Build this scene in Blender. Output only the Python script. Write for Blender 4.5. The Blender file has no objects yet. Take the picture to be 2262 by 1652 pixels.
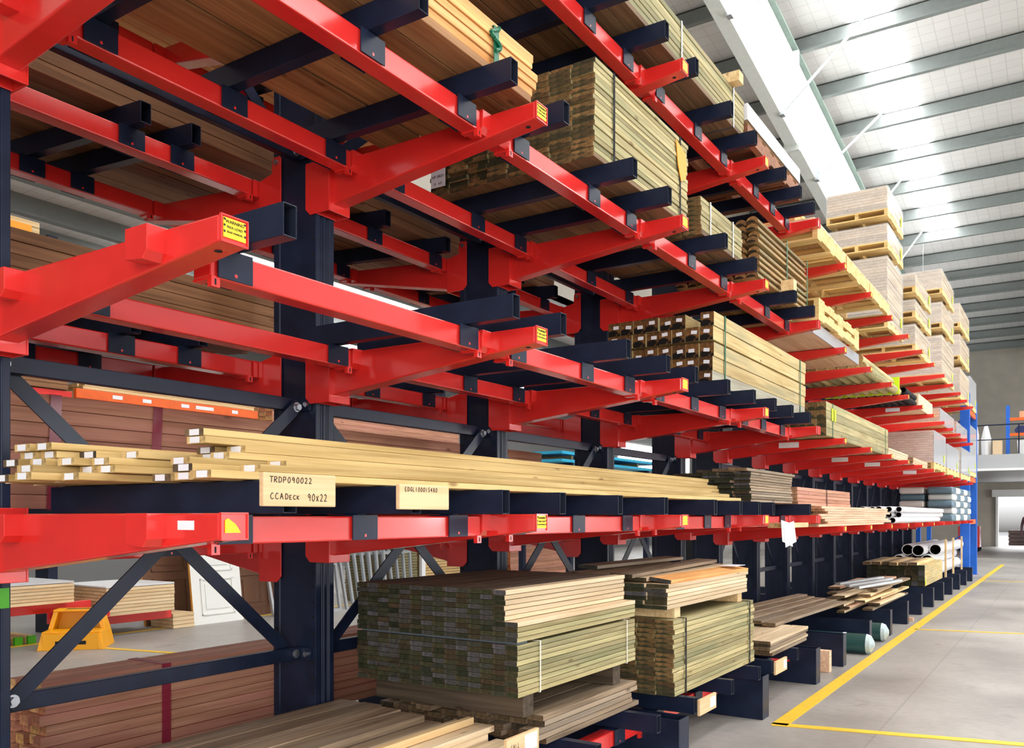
import bpy, math, random
from mathutils import Vector, Matrix
random.seed(7)
C = bpy.context.scene
COL = C.collection

# ------------------------------------------------------------------ mesh helper
class MB:
    def __init__(s): s.v=[]; s.f=[]; s.m=[]
    def face(s, ids, m=0): s.f.append(tuple(ids)); s.m.append(m)
    def hexa(s, p, m=0, mends=None):
        # p: 8 points, first 4 = low end loop, last 4 = high end loop
        b=len(s.v); s.v+= [tuple(q) for q in p]
        e = m if mends is None else mends
        s.face((b+3,b+2,b+1,b),e); s.face((b+4,b+5,b+6,b+7),e)
        for i in range(4):
            j=(i+1)%4; s.face((b+i,b+j,b+4+j,b+4+i),m)
        return s
    def box(s,x0,x1,y0,y1,z0,z1,m=0):
        return s.hexa([(x0,y0,z0),(x1,y0,z0),(x1,y1,z0),(x0,y1,z0),(x0,y0,z1),(x1,y0,z1),(x1,y1,z1),(x0,y1,z1)],m)
    def prism(s,prof,axis,lo,hi,m=0,mends=None,jit=None):
        n=len(prof); b=len(s.v); e=m if mends is None else mends
        def P(a,c,t):
            return {'x':(t,a,c),'y':(a,t,c),'z':(a,c,t)}[axis]
        s.v+=[P(a,c,lo) for a,c in prof]+[P(a,c,hi) for a,c in prof]
        s.face(tuple(range(b,b+n)) if axis=='y' else tuple(range(b+n-1,b-1,-1)),e)
        s.face(tuple(range(b+2*n-1,b+n-1,-1)) if axis=='y' else tuple(range(b+n,b+2*n)),e)
        for i in range(n):
            j=(i+1)%n
            q=(b+i,b+j,b+n+j,b+n+i)
            s.face(q if axis!='y' else q[::-1],m)
        return s
    def cyl(s,p0,p1,r,n=12,m=0,mends=None,r1=None):
        p0=Vector(p0);p1=Vector(p1);d=(p1-p0).normalized()
        a=d.orthogonal().normalized();c=d.cross(a);b=len(s.v);r1=r if r1 is None else r1
        for p,rr in((p0,r),(p1,r1)):
            for i in range(n):
                t=2*math.pi*i/n; s.v.append(tuple(p+(a*math.cos(t)+c*math.sin(t))*rr))
        e=m if mends is None else mends
        s.face(tuple(range(b+n-1,b-1,-1)),e); s.face(tuple(range(b+n,b+2*n)),e)
        for i in range(n):
            j=(i+1)%n; s.face((b+i,b+j,b+n+j,b+n+i),m)
        return s
    def pipe(s,p0,p1,r,ri,n=16,m=0,mi=1):
        p0=Vector(p0);p1=Vector(p1);d=(p1-p0).normalized()
        a=d.orthogonal().normalized();c=d.cross(a);b=len(s.v)
        for p,rr in((p0,r),(p1,r),(p1,ri),(p0,ri)):
            for i in range(n):
                t=2*math.pi*i/n; s.v.append(tuple(p+(a*math.cos(t)+c*math.sin(t))*rr))
        for k in range(4):
            k2=(k+1)%4
            for i in range(n):
                j=(i+1)%n; s.face((b+k*n+i,b+k*n+j,b+k2*n+j,b+k2*n+i), mi if k==2 else m)
        return s
    def bar(s,p0,p1,w,t,up=(0,0,1),m=0):
        # rectangular strap from p0 to p1: width w along 'side', thickness t along 'up' x dir
        p0=Vector(p0);p1=Vector(p1);d=(p1-p0).normalized()
        n=Vector(up)-d*Vector(up).dot(d); n.normalize(); q=d.cross(n)
        L=[]
        for p in(p0,p1):
            for a,c in((-1,-1),(1,-1),(1,1),(-1,1)): L.append(p+q*(a*w/2)+n*(c*t/2))
        return s.hexa(L,m)
    def tube4(s,x0,x1,cy,w,z0,z1,t,m=0,mi=None):
        # hollow rectangular tube along x
        mi=m if mi is None else mi
        o=[(cy-w/2,z0),(cy+w/2,z0),(cy+w/2,z1),(cy-w/2,z1)]
        i=[(cy-w/2+t,z0+t),(cy+w/2-t,z0+t),(cy+w/2-t,z1-t),(cy-w/2+t,z1-t)]
        b=len(s.v)
        for x,lp in((x0,o),(x1,o),(x1,i),(x0,i)): s.v+=[(x,a,c) for a,c in lp]
        for k in range(4):
            k2=(k+1)%4
            for a in range(4):
                c=(a+1)%4; s.face((b+4*k+a,b+4*k+c,b+4*k2+c,b+4*k2+a), mi if k==2 else m)
        return s
    def mesh(s,name,mats):
        me=bpy.data.meshes.new(name); me.from_pydata(s.v,[],s.f)
        for x in mats: me.materials.append(x)
        if len(mats)>1: me.polygons.foreach_set('material_index',s.m)
        me.update(); return me
    def build(s,name,mats,parent=None,loc=None,bevel=0,smooth=False):
        if not isinstance(mats,(list,tuple)): mats=[mats]
        o=bpy.data.objects.new(name,s.mesh(name,mats)); COL.objects.link(o)
        if parent: o.parent=parent
        if loc: o.location=loc
        if smooth:
            for p in o.data.polygons: p.use_smooth=True
        if bevel:
            b=o.modifiers.new('bevel','BEVEL'); b.width=bevel; b.segments=2; b.limit_method='ANGLE'; b.angle_limit=0.9
        return o

def tag(o,label=None,cat=None,group=None,kind='thing'):
    if label: o['label']=label
    if cat: o['category']=cat
    if group: o['group']=group
    if kind: o['kind']=kind
    return o
def thing(name,label,cat,loc=(0,0,0),group=None,rotz=0):
    o=bpy.data.objects.new(name,None); COL.objects.link(o); o.location=loc; o.rotation_euler=(0,0,rotz)
    o.empty_display_size=.1
    return tag(o,label,cat,group)
def dup(root,loc,label=None,group=None,rotz=None):
    r=root.copy(); COL.objects.link(r); r.location=loc
    if rotz is not None: r.rotation_euler=(0,0,rotz)
    if label: r['label']=label
    if group: r['group']=group
    for ch in KIDS(root):
        c=ch.copy(); COL.objects.link(c); c.parent=r
        for g in KIDS(ch):
            d=g.copy(); COL.objects.link(d); d.parent=c
    return r
def KIDS(o): return [x for x in list(o.children)]

# ------------------------------------------------------------------ materials
def newmat(name):
    m=bpy.data.materials.new(name); m.use_nodes=True
    return m, m.node_tree.nodes, m.node_tree.links, m.node_tree.nodes['Principled BSDF']
def plain(name,col,rough=.5,metal=0,spec=.5,emit=0,alpha=1,coat=0,trans=0):
    m,n,l,p=newmat(name)
    p.inputs['Base Color'].default_value=(*col,1); p.inputs['Roughness'].default_value=rough
    p.inputs['Metallic'].default_value=metal; p.inputs['Specular IOR Level'].default_value=spec
    p.inputs['Alpha'].default_value=alpha; p.inputs['Coat Weight'].default_value=coat
    p.inputs['Transmission Weight'].default_value=trans
    if emit:
        p.inputs['Emission Color'].default_value=(*col,1); p.inputs['Emission Strength'].default_value=emit
    return m
def painted(name,col,rough,var=.12,coat=0,bump=.02,scale=9):
    m,n,l,p=newmat(name)
    tc=n.new('ShaderNodeTexCoord'); ns=n.new('ShaderNodeTexNoise'); ns.inputs['Scale'].default_value=scale; ns.inputs['Detail'].default_value=5
    l.new(tc.outputs['Object'],ns.inputs['Vector'])
    rp=n.new('ShaderNodeValToRGB'); rp.color_ramp.elements[0].position=.3; rp.color_ramp.elements[1].position=.7
    rp.color_ramp.elements[0].color=(*[c*(1-var) for c in col],1); rp.color_ramp.elements[1].color=(*[min(1,c*(1+var)) for c in col],1)
    l.new(ns.outputs['Fac'],rp.inputs['Fac']); l.new(rp.outputs['Color'],p.inputs['Base Color'])
    mr=n.new('ShaderNodeMapRange'); mr.inputs['To Min'].default_value=rough*.8; mr.inputs['To Max'].default_value=rough*1.25
    l.new(ns.outputs['Fac'],mr.inputs['Value']); l.new(mr.outputs['Result'],p.inputs['Roughness'])
    p.inputs['Coat Weight'].default_value=coat; p.inputs['Coat Roughness'].default_value=.12
    return m
def wood(name,dark,light,rough=.65,var=.35,knots=True,axis='y',hue=.0,tint=None,tintamt=.4):
    m,n,l,p=newmat(name)
    tc=n.new('ShaderNodeTexCoord'); oi=n.new('ShaderNodeObjectInfo'); ge=n.new('ShaderNodeNewGeometry')
    ad=n.new('ShaderNodeMath'); ad.operation='ADD'; l.new(oi.outputs['Random'],ad.inputs[0]); l.new(ge.outputs['Random Per Island'],ad.inputs[1])
    fr=n.new('ShaderNodeMath'); fr.operation='FRACT'; l.new(ad.outputs[0],fr.inputs[0])
    sc=n.new('ShaderNodeMath'); sc.operation='MULTIPLY'; sc.inputs[1].default_value=57.0; l.new(fr.outputs[0],sc.inputs[0])
    cb=n.new('ShaderNodeCombineXYZ')
    for i in range(3): l.new(sc.outputs[0],cb.inputs[i])
    va=n.new('ShaderNodeVectorMath'); va.operation='ADD'; l.new(tc.outputs['Object'],va.inputs[0]); l.new(cb.outputs[0],va.inputs[1])
    mp=n.new('ShaderNodeMapping'); l.new(va.outputs[0],mp.inputs['Vector'])
    mp.inputs['Scale'].default_value={'y':(42,1.5,42),'x':(1.5,42,42),'z':(42,42,1.5)}[axis]
    ns=n.new('ShaderNodeTexNoise'); ns.inputs['Scale'].default_value=1; ns.inputs['Detail'].default_value=6; ns.inputs['Distortion'].default_value=.6
    l.new(mp.outputs[0],ns.inputs['Vector'])
    mp2=n.new('ShaderNodeMapping'); l.new(va.outputs[0],mp2.inputs['Vector'])
    mp2.inputs['Scale'].default_value={'y':(9,.9,9),'x':(.9,9,9),'z':(9,9,.9)}[axis]
    n2=n.new('ShaderNodeTexNoise'); n2.inputs['Scale'].default_value=1; n2.inputs['Detail'].default_value=3
    l.new(mp2.outputs[0],n2.inputs['Vector'])
    mx=n.new('ShaderNodeMath'); mx.operation='MULTIPLY_ADD'; mx.inputs[1].default_value=.6; l.new(ns.outputs['Fac'],mx.inputs[0])
    m3=n.new('ShaderNodeMath'); m3.operation='MULTIPLY'; m3.inputs[1].default_value=.4; l.new(n2.outputs['Fac'],m3.inputs[0]); l.new(m3.outputs[0],mx.inputs[2])
    rp=n.new('ShaderNodeValToRGB'); e=rp.color_ramp.elements; e[0].position=.36; e[1].position=.62
    e[0].color=(*dark,1); e[1].color=(*light,1); l.new(mx.outputs[0],rp.inputs['Fac'])
    last=rp.outputs['Color']
    if tint:
        t=n.new('ShaderNodeMixRGB'); t.inputs['Color2'].default_value=(*tint,1); l.new(last,t.inputs['Color1'])
        r2=n.new('ShaderNodeValToRGB'); r2.color_ramp.elements[0].position=.45; r2.color_ramp.elements[1].position=.65
        r2.color_ramp.elements[1].color=(tintamt,tintamt,tintamt,1); l.new(n2.outputs['Fac'],r2.inputs['Fac']); l.new(r2.outputs['Color'],t.inputs['Fac']); last=t.outputs['Color']
    if knots:
        mp3=n.new('ShaderNodeMapping'); l.new(va.outputs[0],mp3.inputs['Vector'])
        mp3.inputs['Scale'].default_value={'y':(9,3.2,9),'x':(3.2,9,9),'z':(9,9,3.2)}[axis]
        vo=n.new('ShaderNodeTexVoronoi'); vo.inputs['Scale'].default_value=1; l.new(mp3.outputs[0],vo.inputs['Vector'])
        r3=n.new('ShaderNodeValToRGB'); r3.color_ramp.elements[0].position=.05; r3.color_ramp.elements[0].color=(.75,.75,.75,1); r3.color_ramp.elements[1].position=.13; r3.color_ramp.elements[1].color=(0,0,0,1)
        l.new(vo.outputs['Distance'],r3.inputs['Fac'])
        k=n.new('ShaderNodeMixRGB'); k.inputs['Color2'].default_value=(dark[0]*.45,dark[1]*.33,dark[2]*.3,1); l.new(r3.outputs['Color'],k.inputs['Fac']); l.new(last,k.inputs['Color1']); last=k.outputs['Color']
    hs=n.new('ShaderNodeHueSaturation'); l.new(last,hs.inputs['Color'])
    mr=n.new('ShaderNodeMapRange'); mr.inputs['To Min'].default_value=1-var; mr.inputs['To Max'].default_value=1+var*.6
    l.new(fr.outputs[0],mr.inputs['Value']); l.new(mr.outputs['Result'],hs.inputs['Value'])
    l.new(hs.outputs['Color'],p.inputs['Base Color']); p.inputs['Roughness'].default_value=rough; p.inputs['Specular IOR Level'].default_value=.3
    return m
def endgrain(name,cols,rough=.8,blotch=None):
    m,n,l,p=newmat(name)
    tc=n.new('ShaderNodeTexCoord'); oi=n.new('ShaderNodeObjectInfo'); ge=n.new('ShaderNodeNewGeometry')
    ad=n.new('ShaderNodeMath'); ad.operation='ADD'; l.new(oi.outputs['Random'],ad.inputs[0]); l.new(ge.outputs['Random Per Island'],ad.inputs[1])
    fr=n.new('ShaderNodeMath'); fr.operation='FRACT'; l.new(ad.outputs[0],fr.inputs[0])
    rp=n.new('ShaderNodeValToRGB'); e=rp.color_ramp.elements
    while len(e)<len(cols): e.new(.5)
    for i,c in enumerate(cols): e[i].position=i/(len(cols)-1); e[i].color=(*c,1)
    l.new(fr.outputs[0],rp.inputs['Fac'])
    ns=n.new('ShaderNodeTexNoise'); ns.inputs['Scale'].default_value=24; ns.inputs['Detail'].default_value=5; ns.inputs['Distortion'].default_value=1.2
    l.new(tc.outputs['Object'],ns.inputs['Vector'])
    mr=n.new('ShaderNodeMapRange'); mr.inputs['From Min'].default_value=.3; mr.inputs['From Max'].default_value=.7; mr.inputs['To Min'].default_value=.45; mr.inputs['To Max'].default_value=1.35
    l.new(ns.outputs['Fac'],mr.inputs['Value'])
    hs=n.new('ShaderNodeHueSaturation'); l.new(rp.outputs['Color'],hs.inputs['Color']); l.new(mr.outputs['Result'],hs.inputs['Value'])
    last=hs.outputs['Color']
    if blotch:
        n2=n.new('ShaderNodeTexNoise'); n2.inputs['Scale'].default_value=11; n2.inputs['Detail'].default_value=2; l.new(tc.outputs['Object'],n2.inputs['Vector'])
        r2=n.new('ShaderNodeValToRGB'); r2.color_ramp.elements[0].position=.5; r2.color_ramp.elements[1].position=.56; l.new(n2.outputs['Fac'],r2.inputs['Fac'])
        mx=n.new('ShaderNodeMixRGB'); mx.inputs['Color2'].default_value=(*blotch,1); l.new(r2.outputs['Color'],mx.inputs['Fac']); l.new(last,mx.inputs['Color1']); last=mx.outputs['Color']
    l.new(last,p.inputs['Base Color']); p.inputs['Roughness'].default_value=rough; p.inputs['Specular IOR Level'].default_value=.2
    return m

RED=painted('red_enamel',(.74,.027,.022),.22,.05,coat=.5)
NAVY=painted('navy_enamel',(.010,.016,.038),.36,.25,coat=.05)
NAVY.node_tree.nodes['Principled BSDF'].inputs['Specular IOR Level'].default_value=.22
NAVYIN=plain('navy_inside',(.006,.01,.024),.6)
BLACK=plain('black_hole',(.004,.004,.006),.8)
BLUE=painted('blue_enamel',(.01,.13,.62),.35,.1)
ORANGE=painted('orange_enamel',(.86,.13,.01),.4,.08)
YELLOWL=plain('yellow_label',(.9,.66,.01),.5)
WHITEL=plain('white_label',(.86,.86,.9),.55)
INK=plain('black_ink',(.012,.01,.012),.7)
ZINC=plain('zinc_bolt',(.42,.44,.48),.4,1)
STEELG=plain('galvanised_steel',(.52,.55,.57),.38,.8)
GREENW=plain('green_strap',(.0,.13,.06),.45)
BLKS=plain('black_strap',(.012,.012,.014),.75,spec=.2)
SILV=plain('steel_strap',(.55,.55,.56),.3,.9)
PINKW=plain('pink_film',(.42,.03,.08),.25,alpha=.55)
LIME=plain('lime_tag',(.62,.86,.0),.5)
ORTAG=plain('orange_tag',(1,.33,.0),.5)
GRTAG=plain('green_tag',(.06,.36,.01),.5)
WRAP=plain('clear_stretch_film',(.86,.88,.92),.16,alpha=.2,coat=.5)
WRAPW=plain('milky_stretch_film',(.66,.67,.71),.2,alpha=.8,coat=.4)
WSHEET=plain('white_sheet_plastic',(.86,.86,.88),.35)
PVC=plain('white_pvc',(.78,.78,.80),.3)
STOOLY=plain('yellow_plastic',(.93,.40,.0),.38)
DOORW=plain('white_door_paint',(.80,.80,.76),.4)
BEIGE=plain('beige_board',(.78,.58,.36),.6)
GREENROLL=plain('green_mesh_roll',(.015,.075,.07),.35,coat=.5)
CYAN=plain('cyan_sheet',(.03,.42,.66),.4)
BAGW=plain('white_bag',(.68,.68,.66),.4); BAGB=plain('blue_bag',(.12,.20,.26),.4)

W_FRESH=wood('pine_fresh',(.64,.40,.17),(.86,.66,.37),var=.15)
W_PALE=wood('pine_pale',(.60,.43,.25),(.80,.64,.43),var=.2)
W_TREAT=wood('treated_pine',(.30,.24,.10),(.58,.49,.255),var=.32,tint=(.19,.20,.09),tintamt=.7)
W_DECK=wood('decking_pine',(.42,.27,.085),(.68,.49,.21),var=.25)
W_WEATH=wood('weathered_pine',(.17,.115,.07),(.43,.31,.20),var=.35,tint=(.23,.2,.16),tintamt=.5)
W_ORANGE=wood('orange_pine',(.66,.26,.06),(.93,.52,.2),var=.2)
W_BROWN=wood('brown_stained_pine',(.17,.075,.032),(.34,.165,.075),var=.22)
W_RED=wood('red_treated_pine',(.42,.185,.11),(.68,.36,.235),var=.2,tint=(.5,.16,.15),tintamt=.4)
W_POST=wood('post_pine',(.46,.32,.12),(.76,.58,.28),var=.2,tint=(.24,.24,.14),tintamt=.6)
W_GREY=wood('grey_post_pine',(.3,.27,.2),(.5,.47,.36),var=.2)
W_PINK=wood('pink_timber',(.62,.34,.20),(.83,.56,.38),var=.15,knots=False)
W_CRATE=wood('pallet_pine',(.68,.42,.13),(.90,.68,.32),var=.16,axis='x')
W_PALLD=wood('pallet_dark',(.2,.075,.035),(.42,.18,.09),var=.25,axis='x')
W_PLY=wood('ply_sheet',(.62,.42,.22),(.80,.62,.38),var=.12,knots=False)
W_UNDER=wood('shaded_underside_pine',(.26,.115,.045),(.50,.26,.11),var=.3)  # orange pine darkened: the shade under the pack is in the colour
W_DUND=wood('underside_shade_pine',(.15,.085,.04),(.31,.19,.095),var=.3)  # bottom boards of treated packs, underside shade painted into the wood
W_DTOP=wood('weathered_top_and_gap_shade',(.07,.05,.035),(.17,.125,.085),var=.3)  # weathered top boards; also darkens inner board sides as painted gap shade
W_XD=wood('dark_cross_timber',(.045,.032,.02),(.12,.085,.055),var=.2,axis='x')
E_HALF=endgrain('end_half_round',[(.30,.15,.05),(.42,.22,.08),(.2,.11,.045)],blotch=(.03,.025,.015))
W_BARK=wood('round_post_bark',(.2,.11,.04),(.5,.3,.11),var=.3,tint=(.12,.14,.07),tintamt=.7)
W_X=wood('cross_timber',(.24,.17,.1),(.5,.36,.2),var=.2,axis='x')
E_GREEN=endgrain('end_green',[(.022,.027,.014),(.055,.055,.026),(.065,.043,.023),(.027,.032,.016),(.10,.093,.10),(.04,.044,.02),(.07,.062,.058)])  # green brown ends, darkened to carry the shade inside the rack
E_BROWN=endgrain('end_brown',[(.10,.055,.025),(.26,.145,.055),(.16,.10,.04),(.05,.045,.025),(.3,.18,.07)],blotch=(.045,.045,.022))
E_POST=endgrain('end_post',[(.10,.045,.015),(.22,.10,.03),(.15,.07,.025)],blotch=(.010,.008,.007))
E_FRESH=endgrain('end_fresh',[(.5,.33,.14),(.66,.46,.2),(.42,.27,.1)])
E_DARK=endgrain('end_dark',[(.10,.065,.035),(.2,.13,.07),(.06,.045,.03)])
E_RED=endgrain('end_red',[(.66,.34,.12),(.76,.45,.2),(.58,.24,.12),(.5,.2,.12)])
E_PINK=endgrain('end_pink',[(.5,.25,.12),(.66,.38,.22),(.3,.16,.08)])

# floor concrete
def concrete():
    m,n,l,p=newmat('concrete')
    tc=n.new('ShaderNodeTexCoord')
    a=n.new('ShaderNodeTexNoise'); a.inputs['Scale'].default_value=.55; a.inputs['Detail'].default_value=8; a.inputs['Roughness'].default_value=.65; l.new(tc.outputs['Object'],a.inputs['Vector'])
    b=n.new('ShaderNodeTexNoise'); b.inputs['Scale'].default_value=14; b.inputs['Detail'].default_value=6; l.new(tc.outputs['Object'],b.inputs['Vector'])
    r=n.new('ShaderNodeValToRGB'); e=r.color_ramp.elements; e[0].position=.3; e[0].color=(.22,.205,.185,1); e[1].position=.66; e[1].color=(.42,.395,.365,1)
    l.new(a.outputs['Fac'],r.inputs['Fac'])
    mr=n.new('ShaderNodeMapRange'); mr.inputs['To Min'].default_value=.82; mr.inputs['To Max'].default_value=1.18; l.new(b.outputs['Fac'],mr.inputs['Value'])
    h=n.new('ShaderNodeHueSaturation'); l.new(r.outputs['Color'],h.inputs['Color']); l.new(mr.outputs['Result'],h.inputs['Value'])
    # scuffs
    c=n.new('ShaderNodeTexNoise'); c.inputs['Scale'].default_value=1.7; c.inputs['Detail'].default_value=4; c.inputs['Distortion'].default_value=1.5; l.new(tc.outputs['Object'],c.inputs['Vector'])
    r2=n.new('ShaderNodeValToRGB'); r2.color_ramp.elements[0].position=.64; r2.color_ramp.elements[1].position=.76; r2.color_ramp.elements[1].color=(.6,.6,.6,1); l.new(c.outputs['Fac'],r2.inputs['Fac'])
    mx=n.new('ShaderNodeMixRGB'); mx.inputs['Color2'].default_value=(.12,.10,.09,1); l.new(r2.outputs['Color'],mx.inputs['Fac']); l.new(h.outputs['Color'],mx.inputs['Color1'])
    # slab joints
    br=n.new('ShaderNodeTexBrick'); br.offset=0; br.inputs['Scale'].default_value=1; br.inputs['Brick Width'].default_value=6; br.inputs['Row Height'].default_value=6; br.inputs['Mortar Size'].default_value=.008
    br.inputs['Color1'].default_value=(0,0,0,1); br.inputs['Color2'].default_value=(0,0,0,1); br.inputs['Mortar'].default_value=(.28,.28,.28,1)
    mo=n.new('ShaderNodeMapping'); mo.inputs['Location'].default_value=(1.1,2.3,0); l.new(tc.outputs['Object'],mo.inputs['Vector']); l.new(mo.outputs[0],br.inputs['Vector'])
    mj=n.new('ShaderNodeMixRGB'); mj.inputs['Color2'].default_value=(.1,.09,.08,1); l.new(br.outputs['Color'],mj.inputs['Fac']); l.new(mx.outputs['Color'],mj.inputs['Color1'])
    l.new(mj.outputs['Color'],p.inputs['Base Color'])
    rr=n.new('ShaderNodeMapRange'); rr.inputs['To Min'].default_value=.3; rr.inputs['To Max'].default_value=.55; l.new(a.outputs['Fac'],rr.inputs['Value']); l.new(rr.outputs['Result'],p.inputs['Roughness'])
    return m
def gridmat(name,base,line,cell,rough=.6,w=.012):
    m,n,l,p=newmat(name)
    tc=n.new('ShaderNodeTexCoord')
    br=n.new('ShaderNodeTexBrick'); br.offset=0; br.inputs['Scale'].default_value=1; br.inputs['Brick Width'].default_value=cell[0]; br.inputs['Row Height'].default_value=cell[1]; br.inputs['Mortar Size'].default_value=w
    br.inputs['Color1'].default_value=(*base,1); br.inputs['Color2'].default_value=(*[c*.97 for c in base],1); br.inputs['Mortar'].default_value=(*line,1)
    l.new(tc.outputs['Object'],br.inputs['Vector']); l.new(br.outputs['Color'],p.inputs['Base Color']); p.inputs['Roughness'].default_value=rough
    return m
def noisy(name,a,b,scale,rough=.7):
    return painted(name,[(x+y)/2 for x,y in zip(a,b)],rough,.15,scale=scale,bump=0)
CONC=concrete()
ROOFM=gridmat('roof_insulation_mesh',(.90,.885,.88),(.72,.70,.70),(.32,.32),.6,.008)
PURL=painted('purlin_grey',(.24,.265,.26),.5,.06)
RAFT=painted('rafter_pale_green_grey',(.72,.77,.74),.5,.04)
GREENST=painted('green_grey_steel',(.25,.33,.29),.5,.08)
WALLM=painted('tilt_panel_wall',(.46,.42,.36),.85,.08,scale=2)
WALLG=gridmat('ribbed_wall',(.36,.36,.36),(.2,.2,.2),(.25,9),.6,.02)
SKYL=plain('skylight_sheet',(1,1,1),.5,emit=13)
YLINE=painted('yellow_floor_paint',(.82,.52,.03),.5,.1)

# ------------------------------------------------------------------ setting
def struct(name,mb,m,**k):
    o=mb.build(name,m,**k); o['kind']='structure'; return o
struct('floor',MB().box(-40,30,-12,70,-.15,0),CONC)
# main roof falls away from the camera
RK=.10
def rz(y): return 12.29-RK*(y-22.27)      # underside of roof sheeting
def sl(mb,x0,x1,y0,y1,dz0,dz1,m=0):
    mb.hexa([(x0,y0,rz(y0)+dz0),(x1,y0,rz(y0)+dz0),(x1,y1,rz(y1)+dz0),(x0,y1,rz(y1)+dz0),(x0,y0,rz(y0)+dz1),(x1,y0,rz(y0)+dz1),(x1,y1,rz(y1)+dz1),(x0,y1,rz(y1)+dz1)],m); return mb
struct('ceiling',sl(MB(),-9,18,-3,48.2,0,.12),ROOFM)
for i,(xa,xb) in enumerate([(-4.1,-3.3),(.9,1.7),(6,6.8),(11,11.8)]):
    o=struct('window_%d'%(i+1),sl(MB(),xa,xb,1,33.5,-.03,-.01),SKYL)
yy=22.27-2.06*3; k=0
while yy<47.5:
    pb=MB()
    zb=rz(yy)
    pb.box(-9,18,yy,yy+.03,zb-.38,zb-.03); pb.box(-9,18,yy-.1,yy+.03,zb-.40,zb-.37); pb.box(-9,18,yy,yy+.12,zb-.05,zb-.02)
    struct('trim_%d'%(10+k),pb,PURL); yy+=2.06; k+=1
# rafters (portal frame beams)
def rb(y): return 10.59-.1357*(y-14.76) if y<24 else 9.336-.1*(y-24)     # rafter bottom
for k,xr in enumerate((-5.2,3.2,12.0)):
    b=MB()
    def seg(x0,x1,y0,y1,f0,f1,m=0):
        b.hexa([(x0,y0,f0(y0)),(x1,y0,f0(y0)),(x1,y1,f0(y1)),(x0,y1,f0(y1)),(x0,y0,f1(y0)),(x1,y0,f1(y0)),(x1,y1,f1(y1)),(x0,y1,f1(y1))],m)
    for y0,y1 in ((2,23.999),(24,47.5)):
        seg(xr-.26,xr,y0,y1,rb,lambda y:rb(y)+.03); seg(xr-.145,xr-.115,y0,y1,lambda y:rb(y)+.03,lambda y:rz(y)-.45)
    struct('trim_%d'%(60+2*k),b,RAFT)
    b=MB(); seg(xr-.26,xr,2,47.5,lambda y:rz(y)-.45,lambda y:rz(y)-.39); struct('trim_%d'%(61+2*k),b,GREENST)
for y0,y1,x1 in ((15.2,17.9,-4.7),(18.6,19.7,-3.76),(21.6,23.5,-3.93),(25.6,27.4,-4.1),(29.8,31.7,-4.2)):
    b=MB(); b.cyl((-5.16,y0,rb(y0)+.05),(x1,y1,rz(y1)-.36),.035,8); b.box(-5.22,-5.12,y0-.08,y0+.08,rb(y0)-.04,rb(y0)+.3)
    o=b.build('fly_brace',STEELG); tag(o,'thin grey rod running from the pale roof rafter up to a purlin','rod','roof fly braces')
b=MB()
y0=19.9; b.box(-5.5,-5.16,y0-.03,y0+.03,rb(y0)-.12,rz(y0)-.5).box(-5.5,-5.16,y0+.05,y0+.1,rb(y0)-.12,rb(y0)+.5)
struct('trim_70',b,RAFT)
# lower roof over the far side of the building
struct('ceiling_side',MB().box(-18,-9,-14,48,6.0,6.1),ROOFM)
for i in range(7):
    x=-17.4+i*1.25
    struct('trim_%d'%(80+i),MB().box(x,x+.04,-14,48,5.72,6.0).box(x,x+.14,-14,48,5.7,5.73),PURL)
struct('window_9',MB().box(-13.2,-12.0,8.5,18,5.97,5.99).box(-16.2,-15.4,3,30,5.97,5.99),plain('side_skylight_sheet',(1,1,1),.5,emit=6))  # the longer second strip is added to brighten the side roof
struct('wall_fascia',MB().box(-9.1,-9,-3,48,6.0,14.8),WALLM)
struct('wall_left',MB().box(-18.2,-18,-14,48,0,6.2),WALLG)
# far wall with the open roller door
wb=MB(); wb.box(-40,-2.95,48,48.3,0,9.6); wb.box(2.6,18,48,48.3,0,9.6); wb.box(-2.95,2.6,48,48.3,2.62,9.6)
struct('wall_far',wb,WALLM)
struct('door_1',MB().box(-3.2,2.8,47.7,48,2.4,2.75).box(-3.05,-2.95,47.8,48,0,2.5),plain('roller_door_white',(.75,.75,.74),.5))
struct('outside_ground',MB().box(-30,30,48.3,90,-.12,.01),plain('outside_concrete',(.75,.75,.76),.8))
# yellow lines
def fl(name,p,q,w,z=.003):
    p=Vector((*p,z));q=Vector((*q,z)); return struct(name,MB().bar(p,q,w,.004),YLINE)
fl('trim_1',(-1.72,6.1),(-1.72,30),.11); fl('trim_2',(-1.77,6.1),(1.6,6.84),.085); fl('trim_3',(-1.70,12.23),(3,13.25),.075); fl('trim_4',(-1.7,22.2),(3,23.3),.09)
fl('trim_5',(-9.97,5.0),(-10.1,14),.08); fl('trim_6',(-9.1,5.55),(-7.3,5.95),.08)

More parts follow.
